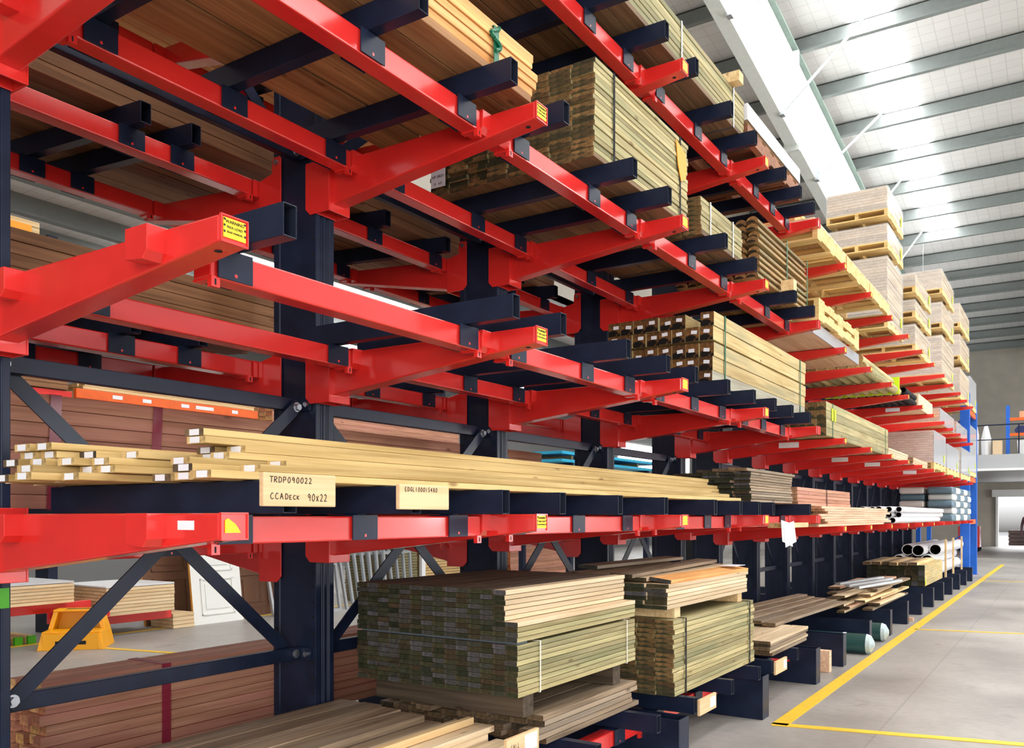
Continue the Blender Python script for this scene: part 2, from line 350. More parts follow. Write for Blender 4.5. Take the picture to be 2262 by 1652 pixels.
# ------------------------------------------------------------------ rack 1
CY=[1.51,3.085,4.68,6.26,7.81]            # column centres along the aisle
XF,XB=-3.11,-3.41                          # column faces
LV=[.312,1.47,2.25,3.18,4.07]              # top of beams / arms
ORD=['leftmost','second','third','fourth','fifth']
LVR=[.312,1.347,2.25,3.18,4.07]            # rear side levels
LVN=['floor','first','second','third','top']
def colprof(w):
    h=w/2
    return [(XB,-h),(XB+.04,-h),(XB+.045,-h+.006),(XF-.05,-h+.006),(XF-.045,-h),(XF,-h),(XF,-h+.03),(XF-.012,-h+.038),(XF-.012,-.012),(XF,-.006),(XF,.006),(XF-.012,.012),(XF-.012,h-.038),(XF,h-.03),(XF,h),(XB,h),(XB,.01),(XB+.012,.0),(XB,-.01)]
def column(cy,label,group,w=.125,top=4.75,holes=True,base=True,bw=.15):
    t=thing('rack_column',label,'column',(0,cy,0),group)
    MB().prism(colprof(w),'z',0,top).build('column_body',NAVY,t,bevel=.003)
    if holes:
        b=MB()
        z=.45
        while z<top-.1:
            for x in (XB+.022,XF-.022): b.cyl((x,-w/2-.0015,z),(x,-w/2+.002,z),.0085,8)
            z+=.0745
        o=b.build('hole_row',BLACK,t)
    if base:
        # open-topped channel foot reaching into the aisle
        x0,x1=XF+.01,-1.86; h=bw/2
        b=MB().box(x0,x1,-h,-h+.012,0,.312).box(x0,x1,h-.012,h,0,.312).box(x1-.012,x1,-h+.012,h-.012,0,.312).box(x0,x1-.012,-h+.012,h-.012,.19,.2)
        b.build('base_foot',NAVY,t,bevel=.002)
        MB().box(XB-.9,XB-.01,-h,h,0,.312).build('back_foot',NAVY,t,bevel=.003)
    return t
g1='columns of the near rack'
for i,cy in enumerate(CY):
    column(cy,['navy perforated upright column cut by the left edge of the photo','broad navy perforated upright column left of the photo centre','navy upright column standing behind the big dark timber pack','navy upright column behind the yellow-green strapped pack','last navy upright column of the near rack behind the weathered boards'][i],g1)

def arm_meshes(sgn,L,hr,ht,w=.09,rise=0.0):
    """tapered box arm; local x=0 is the column face, z=0 the top"""
    def X(x): return sgn*x
    b=MB(); h=w/2
    z=lambda x: rise*x
    def loop(x,ht_): return [(X(x),-h,z(x)-ht_),(X(x),h,z(x)-ht_),(X(x),h,z(x)),(X(x),-h,z(x))]
    a=loop(.09,hr); c=loop(L,ht)
    b.hexa(a+c if sgn>0 else [a[i] for i in (3,2,1,0)]+[c[i] for i in (3,2,1,0)])
    return b
def bracket(sgn,up,dn,w=.1365,front=.10,back=.062,tab=0):
    b=MB(); h=w/2
    prof=[(-back,up),(front,up),(front,-dn),(-back+.03,-dn),(-back,-dn+.03)] if not tab else [(-back,up+tab-.012),(-back+.012,up+tab),(-.012,up+tab),(.0,up+tab-.012),(.004,up+.02),(front,up),(front,-dn),(-back+.03,-dn),(-back,-dn+.03)]
    for s in (-1,1):
        y0,y1=(s*h-.004,s*h+.004)
        p=[(sgn*a,c) for a,c in prof]
        if sgn<0: p=p[::-1]
        b.prism(p,'y',y0,y1)
    b.box(*sorted((sgn*.004,sgn*.012)),-h+.004,h-.004,-dn,up)
    b.box(*sorted((sgn*.09,sgn*.10)),-h+.004,h-.004,-dn,up)
    # closing plates
    b.box(*sorted((sgn*.012,sgn*.09)),-h+.004,h-.004,up-.006,up)
    return b
def textobj(txt,size,mat,parent,loc,rot,name='lettering',ext=.0004):
    cu=bpy.data.curves.new(name,'FONT'); cu.body=txt; cu.size=size; cu.extrude=ext; cu.align_x='CENTER'; cu.align_y='CENTER'
    cu.materials.append(mat); f_=bpy.data.objects.new(name,cu); COL.objects.link(f_); dg=bpy.context.evaluated_depsgraph_get(); me=bpy.data.meshes.new_from_object(f_.evaluated_get(dg)); bpy.data.objects.remove(f_); o=bpy.data.objects.new(name,me); COL.objects.link(o); o.parent=parent; o.location=loc; o.rotation_euler=rot
    return o
ARM_PARTS={}; LASTARM=['']
XI,XO=-2.87,-2.13          # inner / outer beam centre lines
def front_arm(cy,lv,label,group,sockets=('in0','out0','in1','out1'),warn=True,L=1.25,hr=.20,ht=.07,hb=.215,z=None,near=False,stub=False):
    zt=LV[lv]+.008 if z is None else z
    t=thing('cantilever_arm',label,'arm',(XF,cy,zt),group); LASTARM[0]=t.name
    key=('arm',L,hr,ht)
    def part(k,name,fn,mat,bevel=0):
        if k not in ARM_PARTS:
            o=fn().build(name,mat,t,bevel=bevel); ARM_PARTS[k]=o; return o
        o=ARM_PARTS[k].copy(); COL.objects.link(o); o.parent=t; o.name=name; return o
    part(('body',L,hr,ht),'arm_body',lambda:arm_meshes(1,L,hr,ht),RED,.006)
    part(('br',hr),'column_bracket',lambda:bracket(1,.02,hr+.035),RED,.002)
    def cap():
        b=MB(); b.box(L,L+.004,-.045,.045,-ht-.002,.002); b.box(L+.004,L+.009,-.045,.045,-.003,.002); b.box(L+.004,L+.009,-.045,.045,-ht-.002,-ht+.003); b.box(L+.004,L+.009,-.045,-.041,-ht,0); b.box(L+.004,L+.009,.041,.045,-ht,0)
        return b
    part(('cap',L,ht),'end_cap',cap,RED,.001)
    part(('hole',L,ht),'drain_hole',lambda:MB().cyl((L-.06,0,-ht-.008-.0),(L-.06,0,-ht-.001),.011,12),BLACK)
    if warn:
        def lab():
            b=MB().box(L+.0045,L+.0075,-.036,.036,-ht+.012,-.006)
            for s in (-1,1):
                for q in range(3): b.box(L+.0074,L+.0078,s*.033-.003,s*.033+.003,-.014-q*.016,-.008-q*.016,1)
            return b
        w=part(('warn',L,ht),'warning_label',lab,[YELLOWL,INK])
        if near:
            textobj('WARNING',.0125,INK,t,(L+.0082,0,-.016),(math.pi/2,0,math.pi/2))
            textobj('MAX LOAD',.010,INK,t,(L+.0082,0,-.030),(math.pi/2,0,math.pi/2))
            textobj('READ MANUAL',.0075,INK,t,(L+.0082,0,-.043),(math.pi/2,0,math.pi/2))
    if stub:
        for xx in (XI-XF,XO-XF):
            for s in (-1,1):
                if s<0 and not stub=='both' : continue
    for sk in sockets:
        xx=(XI if sk[:-1]=='in' else XO)-XF; s=-1 if sk[-1]=='0' else 1
        def so(xx=xx,s=s):
            y0,y1=sorted((s*.042,s*.105)); b=MB().prism([(xx-.05,-.085),(xx+.05-.022,-.093),(xx+.05,-.07),(xx+.05,0),(xx-.05,0)] ,'y',y0,y1)
            return b
        part(('sock',xx,s),'beam_socket',so,RED,.002)
    return t
def back_arm(cy,lv,label,group,L=1.12,rise=.07,zoff=0,hb=.2):
    t=thing('cantilever_arm',label,'arm',(XB,cy,LVR[lv]+.008+zoff),group)
    def part(k,name,fn,mat,bevel=0):
        k=('b',)+k
        if k not in ARM_PARTS:
            o=fn().build(name,mat,t,bevel=bevel); ARM_PARTS[k]=o; return o
        o=ARM_PARTS[k].copy(); COL.objects.link(o); o.parent=t; o.name=name; return o
    part(('body',L,rise),'arm_body',lambda:arm_meshes(-1,L,.20,.075,rise=rise),RED,.006)
    part(('br',),'column_bracket',lambda:bracket(-1,.004,.22,tab=.1),RED,.002)
    part(('bolt',),'bolt',lambda:MB().cyl((.03,-.082,.075),(.03,-.066,.075),.014,8),ZINC)
    def socks():
        b=MB()
        return b
    for xx in (-.15,-.98):
        for s in (-1,1):
            def so(xx=xx,s=s):
                y0,y1=sorted((s*.042,s*.10)); dz=-xx*rise
                return MB().box(xx-.045,xx+.045,y0,y1,dz-.085,dz)
            part(('s',xx,s),'beam_socket',so,RED,.002)
    return t
CN=['leftmost','second','third','fourth','fifth']
for i,cy in enumerate(CY):
    for lv in (1,2,3,4):
        if i==0 and lv==4: continue
        if i==1 and lv==4: pass
        tip='torn yellow end label' if (i==0 and lv==1) else ('yellow end label' if i<4 else 'red end cap')
        arm_=front_arm(cy,lv,'red aisle arm with %s, %s level, %s column of near rack'%(tip,LVN[lv],CN[i]),'aisle side arms of the near rack',sockets=(['in0','out0'] if i==0 else ['in0','out0','in1','out1']) if i<4 else ('in0','out0'),warn=not(i==0 and lv==1) and i<4,near=(i<2))
        if i==0 and lv==1:
            MB().prism([(-.03,-.052),(.02,-.052),(.012,-.04),(.002,-.028),(-.008,-.022),(-.02,-.014),(-.03,-.018)],'x',1.2545,1.257).build('torn_label',YELLOWL,arm_)
            MB().box(1.08,1.15,-.0462,-.0455,-.045,-.02).build('white_sticker',WHITEL,arm_)
for i in range(0,4):
    for lv in ((1,2,3,4) if i in(0,1,2) else (1,2,3)):
        back_arm(CY[i],lv,'red rear side arm at %s shelf level on the %s column of the near rack'%(LVN[lv],CN[i]),'rear side arms of the near rack',zoff=0)

# stringer beams between arms
def beam(x,y0,y1,ztop,label,group,w=.08,h=.085):
    t=thing('support_beam',label,'beam',(x,y0,ztop),group)
    L=y1-y0
    MB().box(-w/2,w/2,0,L,-h,0).build('beam_body',RED,t,bevel=.006)
    for a,s in((0,1),(L,-1)):
        b=MB(); b.box(w/2-.014,w/2+.004,*sorted((a-s*.0,a+s*.03)),-h-.028,-h+.004).box(-w/2,w/2-.014,*sorted((a-s*.0,a+s*.03)),-h-.006,-h+.001)
        b.box(w/2+.0035,w/2+.0045,*sorted((a+s*.011,a+s*.017)),-h-.022,-h-.004,1)
        b.build('hook_tab',[RED,BLACK],t)
    return t
BAYN=['first bay from the left','second bay from the left','third bay from the left','fourth bay from the left']
for b in range(4):
    y0,y1=CY[b]+.107,CY[b+1]-.107
    for lv in (0,1,2,3,4):
        if lv==4 and b==0: continue
        zt=LV[lv] if lv else .30
        for nm,x in (('outer',XO),('inner',XI)):
            beam(x,*((y0,y1) if lv else (CY[b]+.077,CY[b+1]-.077)),zt,'red %s aisle beam between two arms, %s level, %s'%(nm,LVN[lv],BAYN[b]),'aisle side beams of the near rack')
for b in range(3):
    y0,y1=CY[b]+.107,CY[b+1]-.107
    for lv in ((1,2,3,4) if b<2 else (1,2,3)):
        zz=LVR[lv]+.008
        for nm,xx in (('outer',-.98),('inner',-.15)):
            beam(XB+xx,y0,y1,zz-xx*.07,'red %s rear beam between two arms, %s level, %s'%(nm,LVN[lv],BAYN[b]),'rear side beams of the near rack')

# cross bars: hollow navy tubes sitting on saddles across inner and outer beams
BAR={}
def crossbar(y,lv,x0,x1,label,group,back=False):
    zt=(.30 if not lv else LVR[lv] if back else LV[lv])
    t=thing('cross_bar',label,'bar',(0,y,zt),group)
    key=(x0,x1,back)
    if key in BAR:
        for o in BAR[key]:
            c=o.copy(); COL.objects.link(c); c.parent=t
        return t
    gap=.008; hh=.095
    ob=[]
    if not back:
        xs=((XI,0),(XO,0)); ob.append(MB().tube4(x0,x1,0,.052,gap,gap+hh,.004,0,1).build('tube',[NAVY,NAVYIN],t,bevel=.0025))
    else:
        xs=((XB-.15,.15*.07+.008),(XB-.98,.98*.07+.008)); s=.07
        b=MB()
        o=b.tube4(x0,x1,0,.052,0,hh,.004,0,1).build('tube',[NAVY,NAVYIN],t,bevel=.0025)
        # follow the rise of the rear arms
        for v in o.data.vertices: v.co.z+=gap+.008+(XB-v.co.x)*.07
        ob.append(o)
    for x,dz in xs:
        b=MB(); w=.0455; h=.063
        b.box(x-w-.005,x-w,-h,h,dz-.083,dz+.004); b.box(x+w,x+w+.005,-h,h,dz-.083,dz+.004); b.box(x-w,x+w,-h,h,dz+.0005,dz+.005)
        b.box(x-.03,x+.03,-.022,.022,dz+.005,dz+gap)
        b.cyl((x+w+.004,.0,dz-.068),(x+w+.0056,.0,dz-.068),.006,8,1)
        ob.append(b.build('saddle_plate',[NAVY,RED],t,bevel=.0015))
    BAR[key]=ob
    return t
FB={0:[1.9,2.6,3.6,4.30,4.84,5.5,6.08,6.40,7.1],
    1:[1.70,2.26,2.81,3.26,3.83,4.40,5.18,5.67,6.08,6.43,7.5],
    2:[1.70,2.885,3.265,3.925,4.43,4.855,5.43,5.97,6.48,6.95,7.5],
    3:[1.73,2.30,2.87,3.29,4.0,4.45,5.38,6.0,7.05,7.635],
    4:[3.95,4.41,4.86,5.49,6.0,6.75,7.2,7.635]}
NTH=['first','second','third','fourth','fifth','sixth','seventh','eighth','ninth','tenth','eleventh']
for lv,ys in FB.items():
    for k,y in enumerate(ys):
        lab='navy hollow cross bar on aisle side, %s level, %s bar counted from the left'%(LVN[lv],NTH[k if lv else k-3])
        if lv==0 and k<3: lab='navy hollow cross bar under the foreground planks at floor level, '+['nearest the camera','middle one','farthest one'][k]
        crossbar(y,lv,-3.04,-1.85,lab,'aisle side cross bars')
for lv,ys in {1:[1.9,2.5,3.6,4.2],2:[2.25,2.6,3.88,4.42],3:[2.30,2.56,3.9,4.49,5.4,5.9],4:[2.2,2.7,3.7,4.3]}.items():
    for k,y in enumerate(ys):
        crossbar(y,lv,-4.72,-3.41 if lv in(2,3) else -3.44,'navy cross bar on the rear side, %s level, %s from the left'%(LVN[lv],NTH[k]),'rear side cross bars',back=True)

# bracing between the columns
def strap_thing(name,p,q,label,cat,group,w=.062,bolts=(0,1)):
    p=Vector(p);q=Vector(q)
    t=thing(name,label,cat,tuple(p),group)
    d=q-p
    MB().bar((0,0,0),tuple(d),.008,w,up=(0,-d.z,d.y) if abs(d.z)>.01 else (0,0,1)).build('strap_bar',NAVY,t)
    for f in bolts:
        c=d*(.012+.976*f); c.x=0
        MB().cyl((.003,c.y,c.z),(.024,c.y,c.z),.017,6).cyl((.003,c.y,c.z),(.008,c.y,c.z),.024,14).build('bolt',ZINC,t)
    return t
for b in range(4):
    ya,yb=CY[b]+.0635,CY[b+1]-.0635; X0=-3.235
    bay=BAYN[b]
    for z,nm in ((.79,'low'),(2.02,'middle'),(3.27,'high'),(4.5,'top')):
        if z>4 and b>1: continue
        t=thing('tie_bar','navy horizontal tie bar at %s height between columns, %s'%(nm,bay),'tie bar',(X0,ya,z),'tie bars of the near rack')
        MB().box(-.02,.02,0,yb-ya,-.032,.032).build('tie_tube',NAVY,t,bevel=.003)
        for s in (.03,yb-ya-.03): MB().cyl((.018,s,0),(.031,s,0),.015,6).cyl((.018,s,0),(.023,s,0),.022,14).build('bolt',ZINC,t)
        e=yb-ya
        MB().box(.0205,.10,e-.007,e-.001,-.03,.03).build('gusset_plate',NAVY,t); MB().cyl((.072,e-.007,0),(.072,e-.022,0),.014,6).build('bolt',ZINC,t)
    for z0,z1,nm in ((.79,2.02,'lower'),(3.27,4.5,'upper')):
        if z0>3 and b>1: continue
        strap_thing('diagonal_brace',(X0+.039,ya+.03,z0),(X0+.039,yb-.03,z1),'navy diagonal strap rising to the right between columns, %s panel, %s'%(nm,bay),'brace','diagonal braces of the near rack')
        strap_thing('diagonal_brace',(X0-.03,ya+.03,z1),(X0-.03,yb-.03,z0),'navy diagonal strap falling to the right between columns, %s panel, %s'%(nm,bay),'brace','diagonal braces of the near rack',bolts=())

# ------------------------------------------------------------------ timber packs
def board_prof(w,h,c=.002):
    return [(-w/2+c,-h/2),(w/2-c,-h/2),(w/2,-h/2+c),(w/2,h/2-c),(w/2-c,h/2),(-w/2+c,h/2),(-w/2,h/2-c),(-w/2,-h/2+c)]
def octp(w,h): return board_prof(w,h)
BM={}
def boardmesh(w,h,L,mats):
    k=(round(w,4),round(h,4),round(L,2),tuple(m.name for m in mats))
    if k not in BM: BM[k]=MB().prism(octp(w,h),'y',0,L,0,1).mesh('board',mats)
    return BM[k]
def link(name,me,parent,loc,rot=None):
    o=bpy.data.objects.new(name,me); COL.objects.link(o); o.parent=parent; o.location=loc
    if rot: o.rotation_euler=rot
    return o
def ring(parent,name,mat,x0,x1,z0,z1,y,w=.018,t=.002):
    MB().box(x0-t,x0,y,y+w,z0-t,z1+t).box(x1,x1+t,y,y+w,z0-t,z1+t).box(x0,x1,y,y+w,z1,z1+t).box(x0,x1,y,y+w,z0-t,z0).build(name,mat,parent)
def pack(label,x0,x1,y0,y1,z0,z1,nx,nz,side,end,group=None,straps=(),smat=BLKS,sw=.018,jy=.012,jx=.004,maxp=100,skip=None,name='timber_pack',rotz=0,cat='timber pack',rag=0,bname='board',tilt=0,alt=None):
    """strapped pack of boards lying along y; local origin at the near aisle-side bottom corner"""
    t=thing(name,label,cat,(x1,y0,z0),group,rotz); t.rotation_euler=(0,tilt,rotz)
    W=(x1-x0)/nx; Hh=(z1-z0)/nz; L=y1-y0
    cells=[(i,k) for i in range(nx) for k in range(nz) if not(skip and skip(i,k))]
    cells.sort(key=lambda c:(0 if c[0]==0 else 1, 0 if c[1] in(0,nz-1) else 1, c[0],c[1]))
    me=boardmesh(W-.0028,Hh-.0022,L,[side,end])
    rest=MB()
    for n,(i,k) in enumerate(cells):
        dx=random.uniform(-jx,jx); dy=random.uniform(-jy,jy) - (random.random()<.15)*rag*random.random()
        if n<maxp: link(bname,boardmesh(W-.0028,Hh-.0022,L,[alt(i,k),end]) if alt and alt(i,k) else me,t,(-(i+.5)*W+dx,dy,(k+.5)*Hh))
        else:
            pr=[(a-(i+.5)*W+dx,c+(k+.5)*Hh) for a,c in octp(W-.0028,Hh-.0022)]
            rest.prism(pr,'y',dy,L+dy,2 if alt and alt(i,k) else 0,1)
    if rest.v:
        o=rest.build('remaining_boards',[side,end,alt(nx-1,0) or side] if alt else [side,end],t); o['kind']='stuff'
    for s in straps: ring(t,'strap',smat,-(x1-x0)-jx,jx,0,z1-z0,s-y0,sw)
    return t
# third level, first bay: orange pine pack overhead
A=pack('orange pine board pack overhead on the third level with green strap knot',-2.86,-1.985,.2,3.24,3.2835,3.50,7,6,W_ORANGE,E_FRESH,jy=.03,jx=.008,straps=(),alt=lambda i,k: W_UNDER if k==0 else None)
b=MB().box(.008,.011,2.71,2.745,-.0,.19).box(-.88,.011,2.71,2.745,.19,.193); b.build('green_strap',GREENW,A)
b=MB()
for k in range(9):
    a0=k*.7; b.cyl((.014+.006*math.sin(a0),2.715+.03*math.sin(a0*1.3),.09+.012*k),(.014+.006*math.sin(a0+.7),2.715+.03*math.sin(a0*1.3+.9),.10+.012*k),.009,6)
b.build('strap_knot',GREENW,A)
# third level, second and third bay
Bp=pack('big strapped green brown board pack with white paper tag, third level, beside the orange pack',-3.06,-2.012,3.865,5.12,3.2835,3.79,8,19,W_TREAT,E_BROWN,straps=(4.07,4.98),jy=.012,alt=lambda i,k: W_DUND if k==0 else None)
MB().box(-1.03,-.93,-.02,-.017,.04,.17).build('paper_tag',WHITEL,Bp)
textobj('NP 38031',.022,INK,Bp,(-.98,-.0205,.10),(math.pi/2,0,0)); textobj('K   6.0',.02,INK,Bp,(-.98,-.0205,.06),(math.pi/2,0,0))
MB().prism([(1.05,.47),(1.20,.43),(1.22,.35),(1.20,.27),(1.13,.24),(1.08,.33)][::-1],'x',.005,.009).build('orange_tag',ORTAG,Bp)
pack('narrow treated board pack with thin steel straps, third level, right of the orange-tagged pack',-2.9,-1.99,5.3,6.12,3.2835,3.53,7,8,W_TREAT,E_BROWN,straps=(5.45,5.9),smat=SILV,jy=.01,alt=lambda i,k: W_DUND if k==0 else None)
# half round rails with dark bark, scalloped ends
t=thing('rail_pack','pack of barky half round rails with scalloped dark ends and green straps, third level','rail pack',(-1.985,6.5,3.2845))
prof=[(-.044,-.024)]+[(-.046*math.cos(q*math.pi/8),-.018+.042*math.sin(q*math.pi/8)) for q in range(9)]+[(.044,-.024)]
hm=MB().prism(prof[::-1],'y',0,1.42,0,1).mesh('rail',[W_BARK,E_HALF])
for i in range(7):
    for k in range(9): link('rail',hm,t,(-.047-i*.095+random.uniform(-.003,.003),random.uniform(-.03,.03),.026+k*.05+(.014 if k>4 else 0)))
for y in (.75,1.4): ring(t,'strap',GREENW,-.67,.005,0,.47,y,.02)
o=MB().box(-.1,0,0,.09,0,.085).build('timber_offcut',[W_FRESH],None,(-1.86,7.008,3.2845)); tag(o,'pale square block end beside the half round rails','offcut')
# top level packs
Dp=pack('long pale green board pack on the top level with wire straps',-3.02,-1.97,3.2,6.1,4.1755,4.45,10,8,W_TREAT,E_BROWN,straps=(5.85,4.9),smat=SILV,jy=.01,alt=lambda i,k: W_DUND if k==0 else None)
for k,(x,y,z) in enumerate(((-2.12,5.35,4.4525),(-1.98,5.78,4.4525))):
    o=MB().box(-.9,0.08,0,.09,0,.07).build('timber_bearer',[W_FRESH],None,(x,y,z)); tag(o,['pale timber bearer lying on the top level pack, further left','pale timber bearer on the top level pack near its right end'][k],'bearer')
# second level, posts with black painted ends
def postpack():
    t=thing('post_pack','pack of square posts with black painted ends and small white end labels, second level','post pack',(-2.02,5.6,2.356))
    cols=8; S=.098
    me=MB().prism(octp(S-.004,S-.004),'y',0,2.4,0,1).mesh('post',[W_POST,E_POST])
    mg=MB().prism(octp(S-.004,S-.004),'y',0,2.4,0,1).mesh('post',[W_GREY,E_POST])
    for i in range(cols):
        n=5 if i<2 else (5 if i>2 else 5)
        if i==1: n=4
        for k in range(n):
            dz=.012 if k>=3 else 0
            dy=random.uniform(-.02,.02)
            o=link('post',mg if k==0 else me,t,(-(i+.5)*S+random.uniform(-.004,.004),dy,(k+.5)*S+dz))
            lb=MB().box(-.021,.021,-.003,-.001,-.012,.012).build('end_label',WHITEL,o,(random.uniform(-.01,.015),0,random.uniform(-.005,.02))); lb.rotation_euler=(0,random.choice((0,.1,-.1,0)),0)
    for y in (.22,2.2): ring(t,'strap',GREENW,-cols*S-.005,.005,0,5*S+.012,y,.02)
    return t
postpack()
# back side packs
pack('brown stained plank pack overhead on the rear side, third level',-4.68,-3.58,.7,6.1,3.307,3.52,9,4,W_BROWN,E_DARK,jy=.05,tilt=.07)
pack('brown deep plank pack standing on the rear side, second level',-4.55,-3.6,.9,3.3,2.378,2.64,5,5,W_BROWN,E_DARK,jy=.05,tilt=.07)
pack('reddish timber pack with pink film bands on rear side, first level',-4.3,-3.76,1.0,6.2,1.50,2.0,5,8,W_RED,E_RED,straps=(2.05,2.55),smat=PINKW,sw=.05,tilt=.07)
pack('reddish timber pack bound with pink film on the rear side floor level',-4.03,-3.76,2.03,4.6,.313,.74,4,9,W_RED,E_RED,straps=(2.62,),smat=PINKW,sw=.05,jy=.025)
pack('orange pine pack on the rear side at the top level',-4.62,-3.6,1.6,5.3,4.197,4.45,7,4,W_ORANGE,E_FRESH,tilt=.07)
# floor level, aisle side
pack('lower half of the big dark ended decking stack, floor level',-3.0,-2.045,3.2,4.42,.665,.898,14,10,W_TREAT,E_GREEN,straps=(3.38,4.3),smat=plain('white_string',(.75,.72,.6),.7),sw=.008,jy=.003,alt=lambda i,k: W_DTOP if i>0 else None)  # inner board sides painted dark so the gaps look shaded
o=MB().box(-2.98,-2.06,3.22,3.30,.8985,.908).build('timber_strip',[plain('blue_grey_strip',(.1,.13,.16),.7)]); tag(o,'thin blue grey strip between two halves of the dark decking stack','strip')
o=MB().box(-2.98,-2.06,4.3,4.38,.8998,.9072).build('timber_strip',[W_WEATH]); tag(o,'thin strip under the far end of the upper decking stack','strip')
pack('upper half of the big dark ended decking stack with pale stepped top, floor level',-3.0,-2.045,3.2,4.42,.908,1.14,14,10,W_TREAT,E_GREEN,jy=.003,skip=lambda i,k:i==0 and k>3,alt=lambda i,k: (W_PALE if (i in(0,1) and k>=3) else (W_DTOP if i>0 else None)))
LPk=pack('low weathered board pack under the big dark decking stack',-3.0,-2.05,3.40,4.42,.406,.545,10,5,W_WEATH,E_DARK,jy=.05,rag=.05)
for k,(y,x0) in enumerate(((3.33,-2.99),(4.25,-2.99))):
    o=MB().box(x0,-2.10,y,y+.09,.547,.664).build('timber_bearer',[W_XD]); tag(o,['dark timber bearer under the near end of the big decking stack','dark timber bearer under the far end of the big decking stack'][k],'bearer')
pack('tall yellow green board pack with two black straps on the floor level',-2.9,-1.955,4.76,6.28,.406,.855,8,16,W_TREAT,E_BROWN,straps=(4.92,6.15),jy=.012,jx=.008)
for k,y in enumerate((4.88,6.05)):
    o=MB().box(-2.85,-2.0,y,y+.09,.856,.92).build('timber_bearer',[W_FRESH]); tag(o,['pale bearer on the near end of yellow green pack','pale bearer on the far end of yellow green pack'][k],'bearer')
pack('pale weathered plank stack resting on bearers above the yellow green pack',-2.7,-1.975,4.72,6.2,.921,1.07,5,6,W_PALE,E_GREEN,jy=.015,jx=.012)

# loose boards, things of their own
def loose(x,y,z,L,w,h,side,end,label,group,rot=0,roll=0,pitch=0,name='loose_board'):
    o=bpy.data.objects.new(name,boardmesh(w,h,L,[side,end])); COL.objects.link(o); o.location=(x,y,z+h/2); o.rotation_euler=(pitch,roll,rot)
    tag(o,label,'board',group); return o
for i,(x,y,z,m,w) in enumerate([(-2.05,4.78,1.071,W_ORANGE,.14),(-2.2,4.75,1.075,W_PALE,.15),(-2.36,4.7,1.071,W_PALE,.14),(-2.52,4.68,1.09,W_WEATH,.15),(-2.68,4.72,1.075,W_WEATH,.15),(-2.25,4.66,1.098,W_WEATH,.15),(-2.6,4.9,1.128,W_WEATH,.14)]):
    loose(x,y,z+.006,1.45,w,.022,m,E_GREEN,['rough orange board lying tilted on top of the pale plank stack','weathered grey board laid loosely on top of the pale plank stack'][0 if i==0 else 1],None if i==0 else 'loose boards on the plank stack',roll=(.12 if i in(0,3) else .03),pitch=.01*(i%3))
# paper sheet on that stack
o=MB().box(-2.1,-1.98,5.95,6.16,1.115,1.118).build('paper_sheet',[WHITEL]); o.rotation_euler=(.0,.0,0); tag(o,'white paper sheet lying on the loose boards','paper')
# foreground boards at floor level, first bay
fg=[(-3.02,3.17,.13),(-2.875,3.18,.12),(-2.735,3.15,.13),(-2.58,3.12,.145)]
for i,(x,y,wd) in enumerate(fg):
    loose(x,y-3.3,.516,3.3,wd,.034,W_WEATH,E_DARK,'weathered brown plank lying loose on the floor level pile in the foreground','weathered planks in the foreground',rot=random.uniform(-.002,.002))
for k in range(3):
    for i in range(4):
        loose(-3.02+i*.165,-.4+.03*k,.406+k*.0363,3.42+random.uniform(-.1,.1),.15,.035,W_WEATH,E_DARK,'weathered brown plank lying loose on the floor level pile in the foreground','weathered planks in the foreground')
loose(-2.30,-.2,.521,3.4,.032,.032,W_FRESH,E_FRESH,'slender pale pole lying along the fresh pine boards in the foreground',None,name='timber_pole')
for k in range(4):
    for i in range(2):
        loose(-2.372+i*.1145+random.uniform(-.001,.001),-.3+.01*k,.406+k*.0281,3.52+random.uniform(-.05,.03),.11,.027,W_PALE,E_FRESH,'fresh pale pine board in the left foreground pile on floor level bars','fresh pine boards in the foreground')
for k in range(2):
    loose(-2.138+.004*k,-.3,.406+k*.0281,3.52+.02*k,.11,.027,W_PALE,E_FRESH,'fresh pale pine board at the right edge of the foreground pile','edge pine boards in the foreground')
# small stack and long planks further along
for k in range(5):
    for i in range(5):
        loose(-1.97-i*.145-.01*(k%2),6.52+random.uniform(-.03,.06),.406+k*.0235,1.05+random.uniform(-.04,.08),.14,.022,random.choice((W_PALE,W_WEATH,W_PALE)),E_DARK,'short weathered board in the low stack right of the yellow green pack','boards in the low stack')
for i in range(5):
    loose(-2.16-i*.12,7.35,.532+.012*i,3.3+random.uniform(-.1,.1),.115,.028,W_WEATH,E_DARK,'long brown plank leaning up from the low stack toward the far bars','long sloping planks',rot=.03,pitch=-.025)

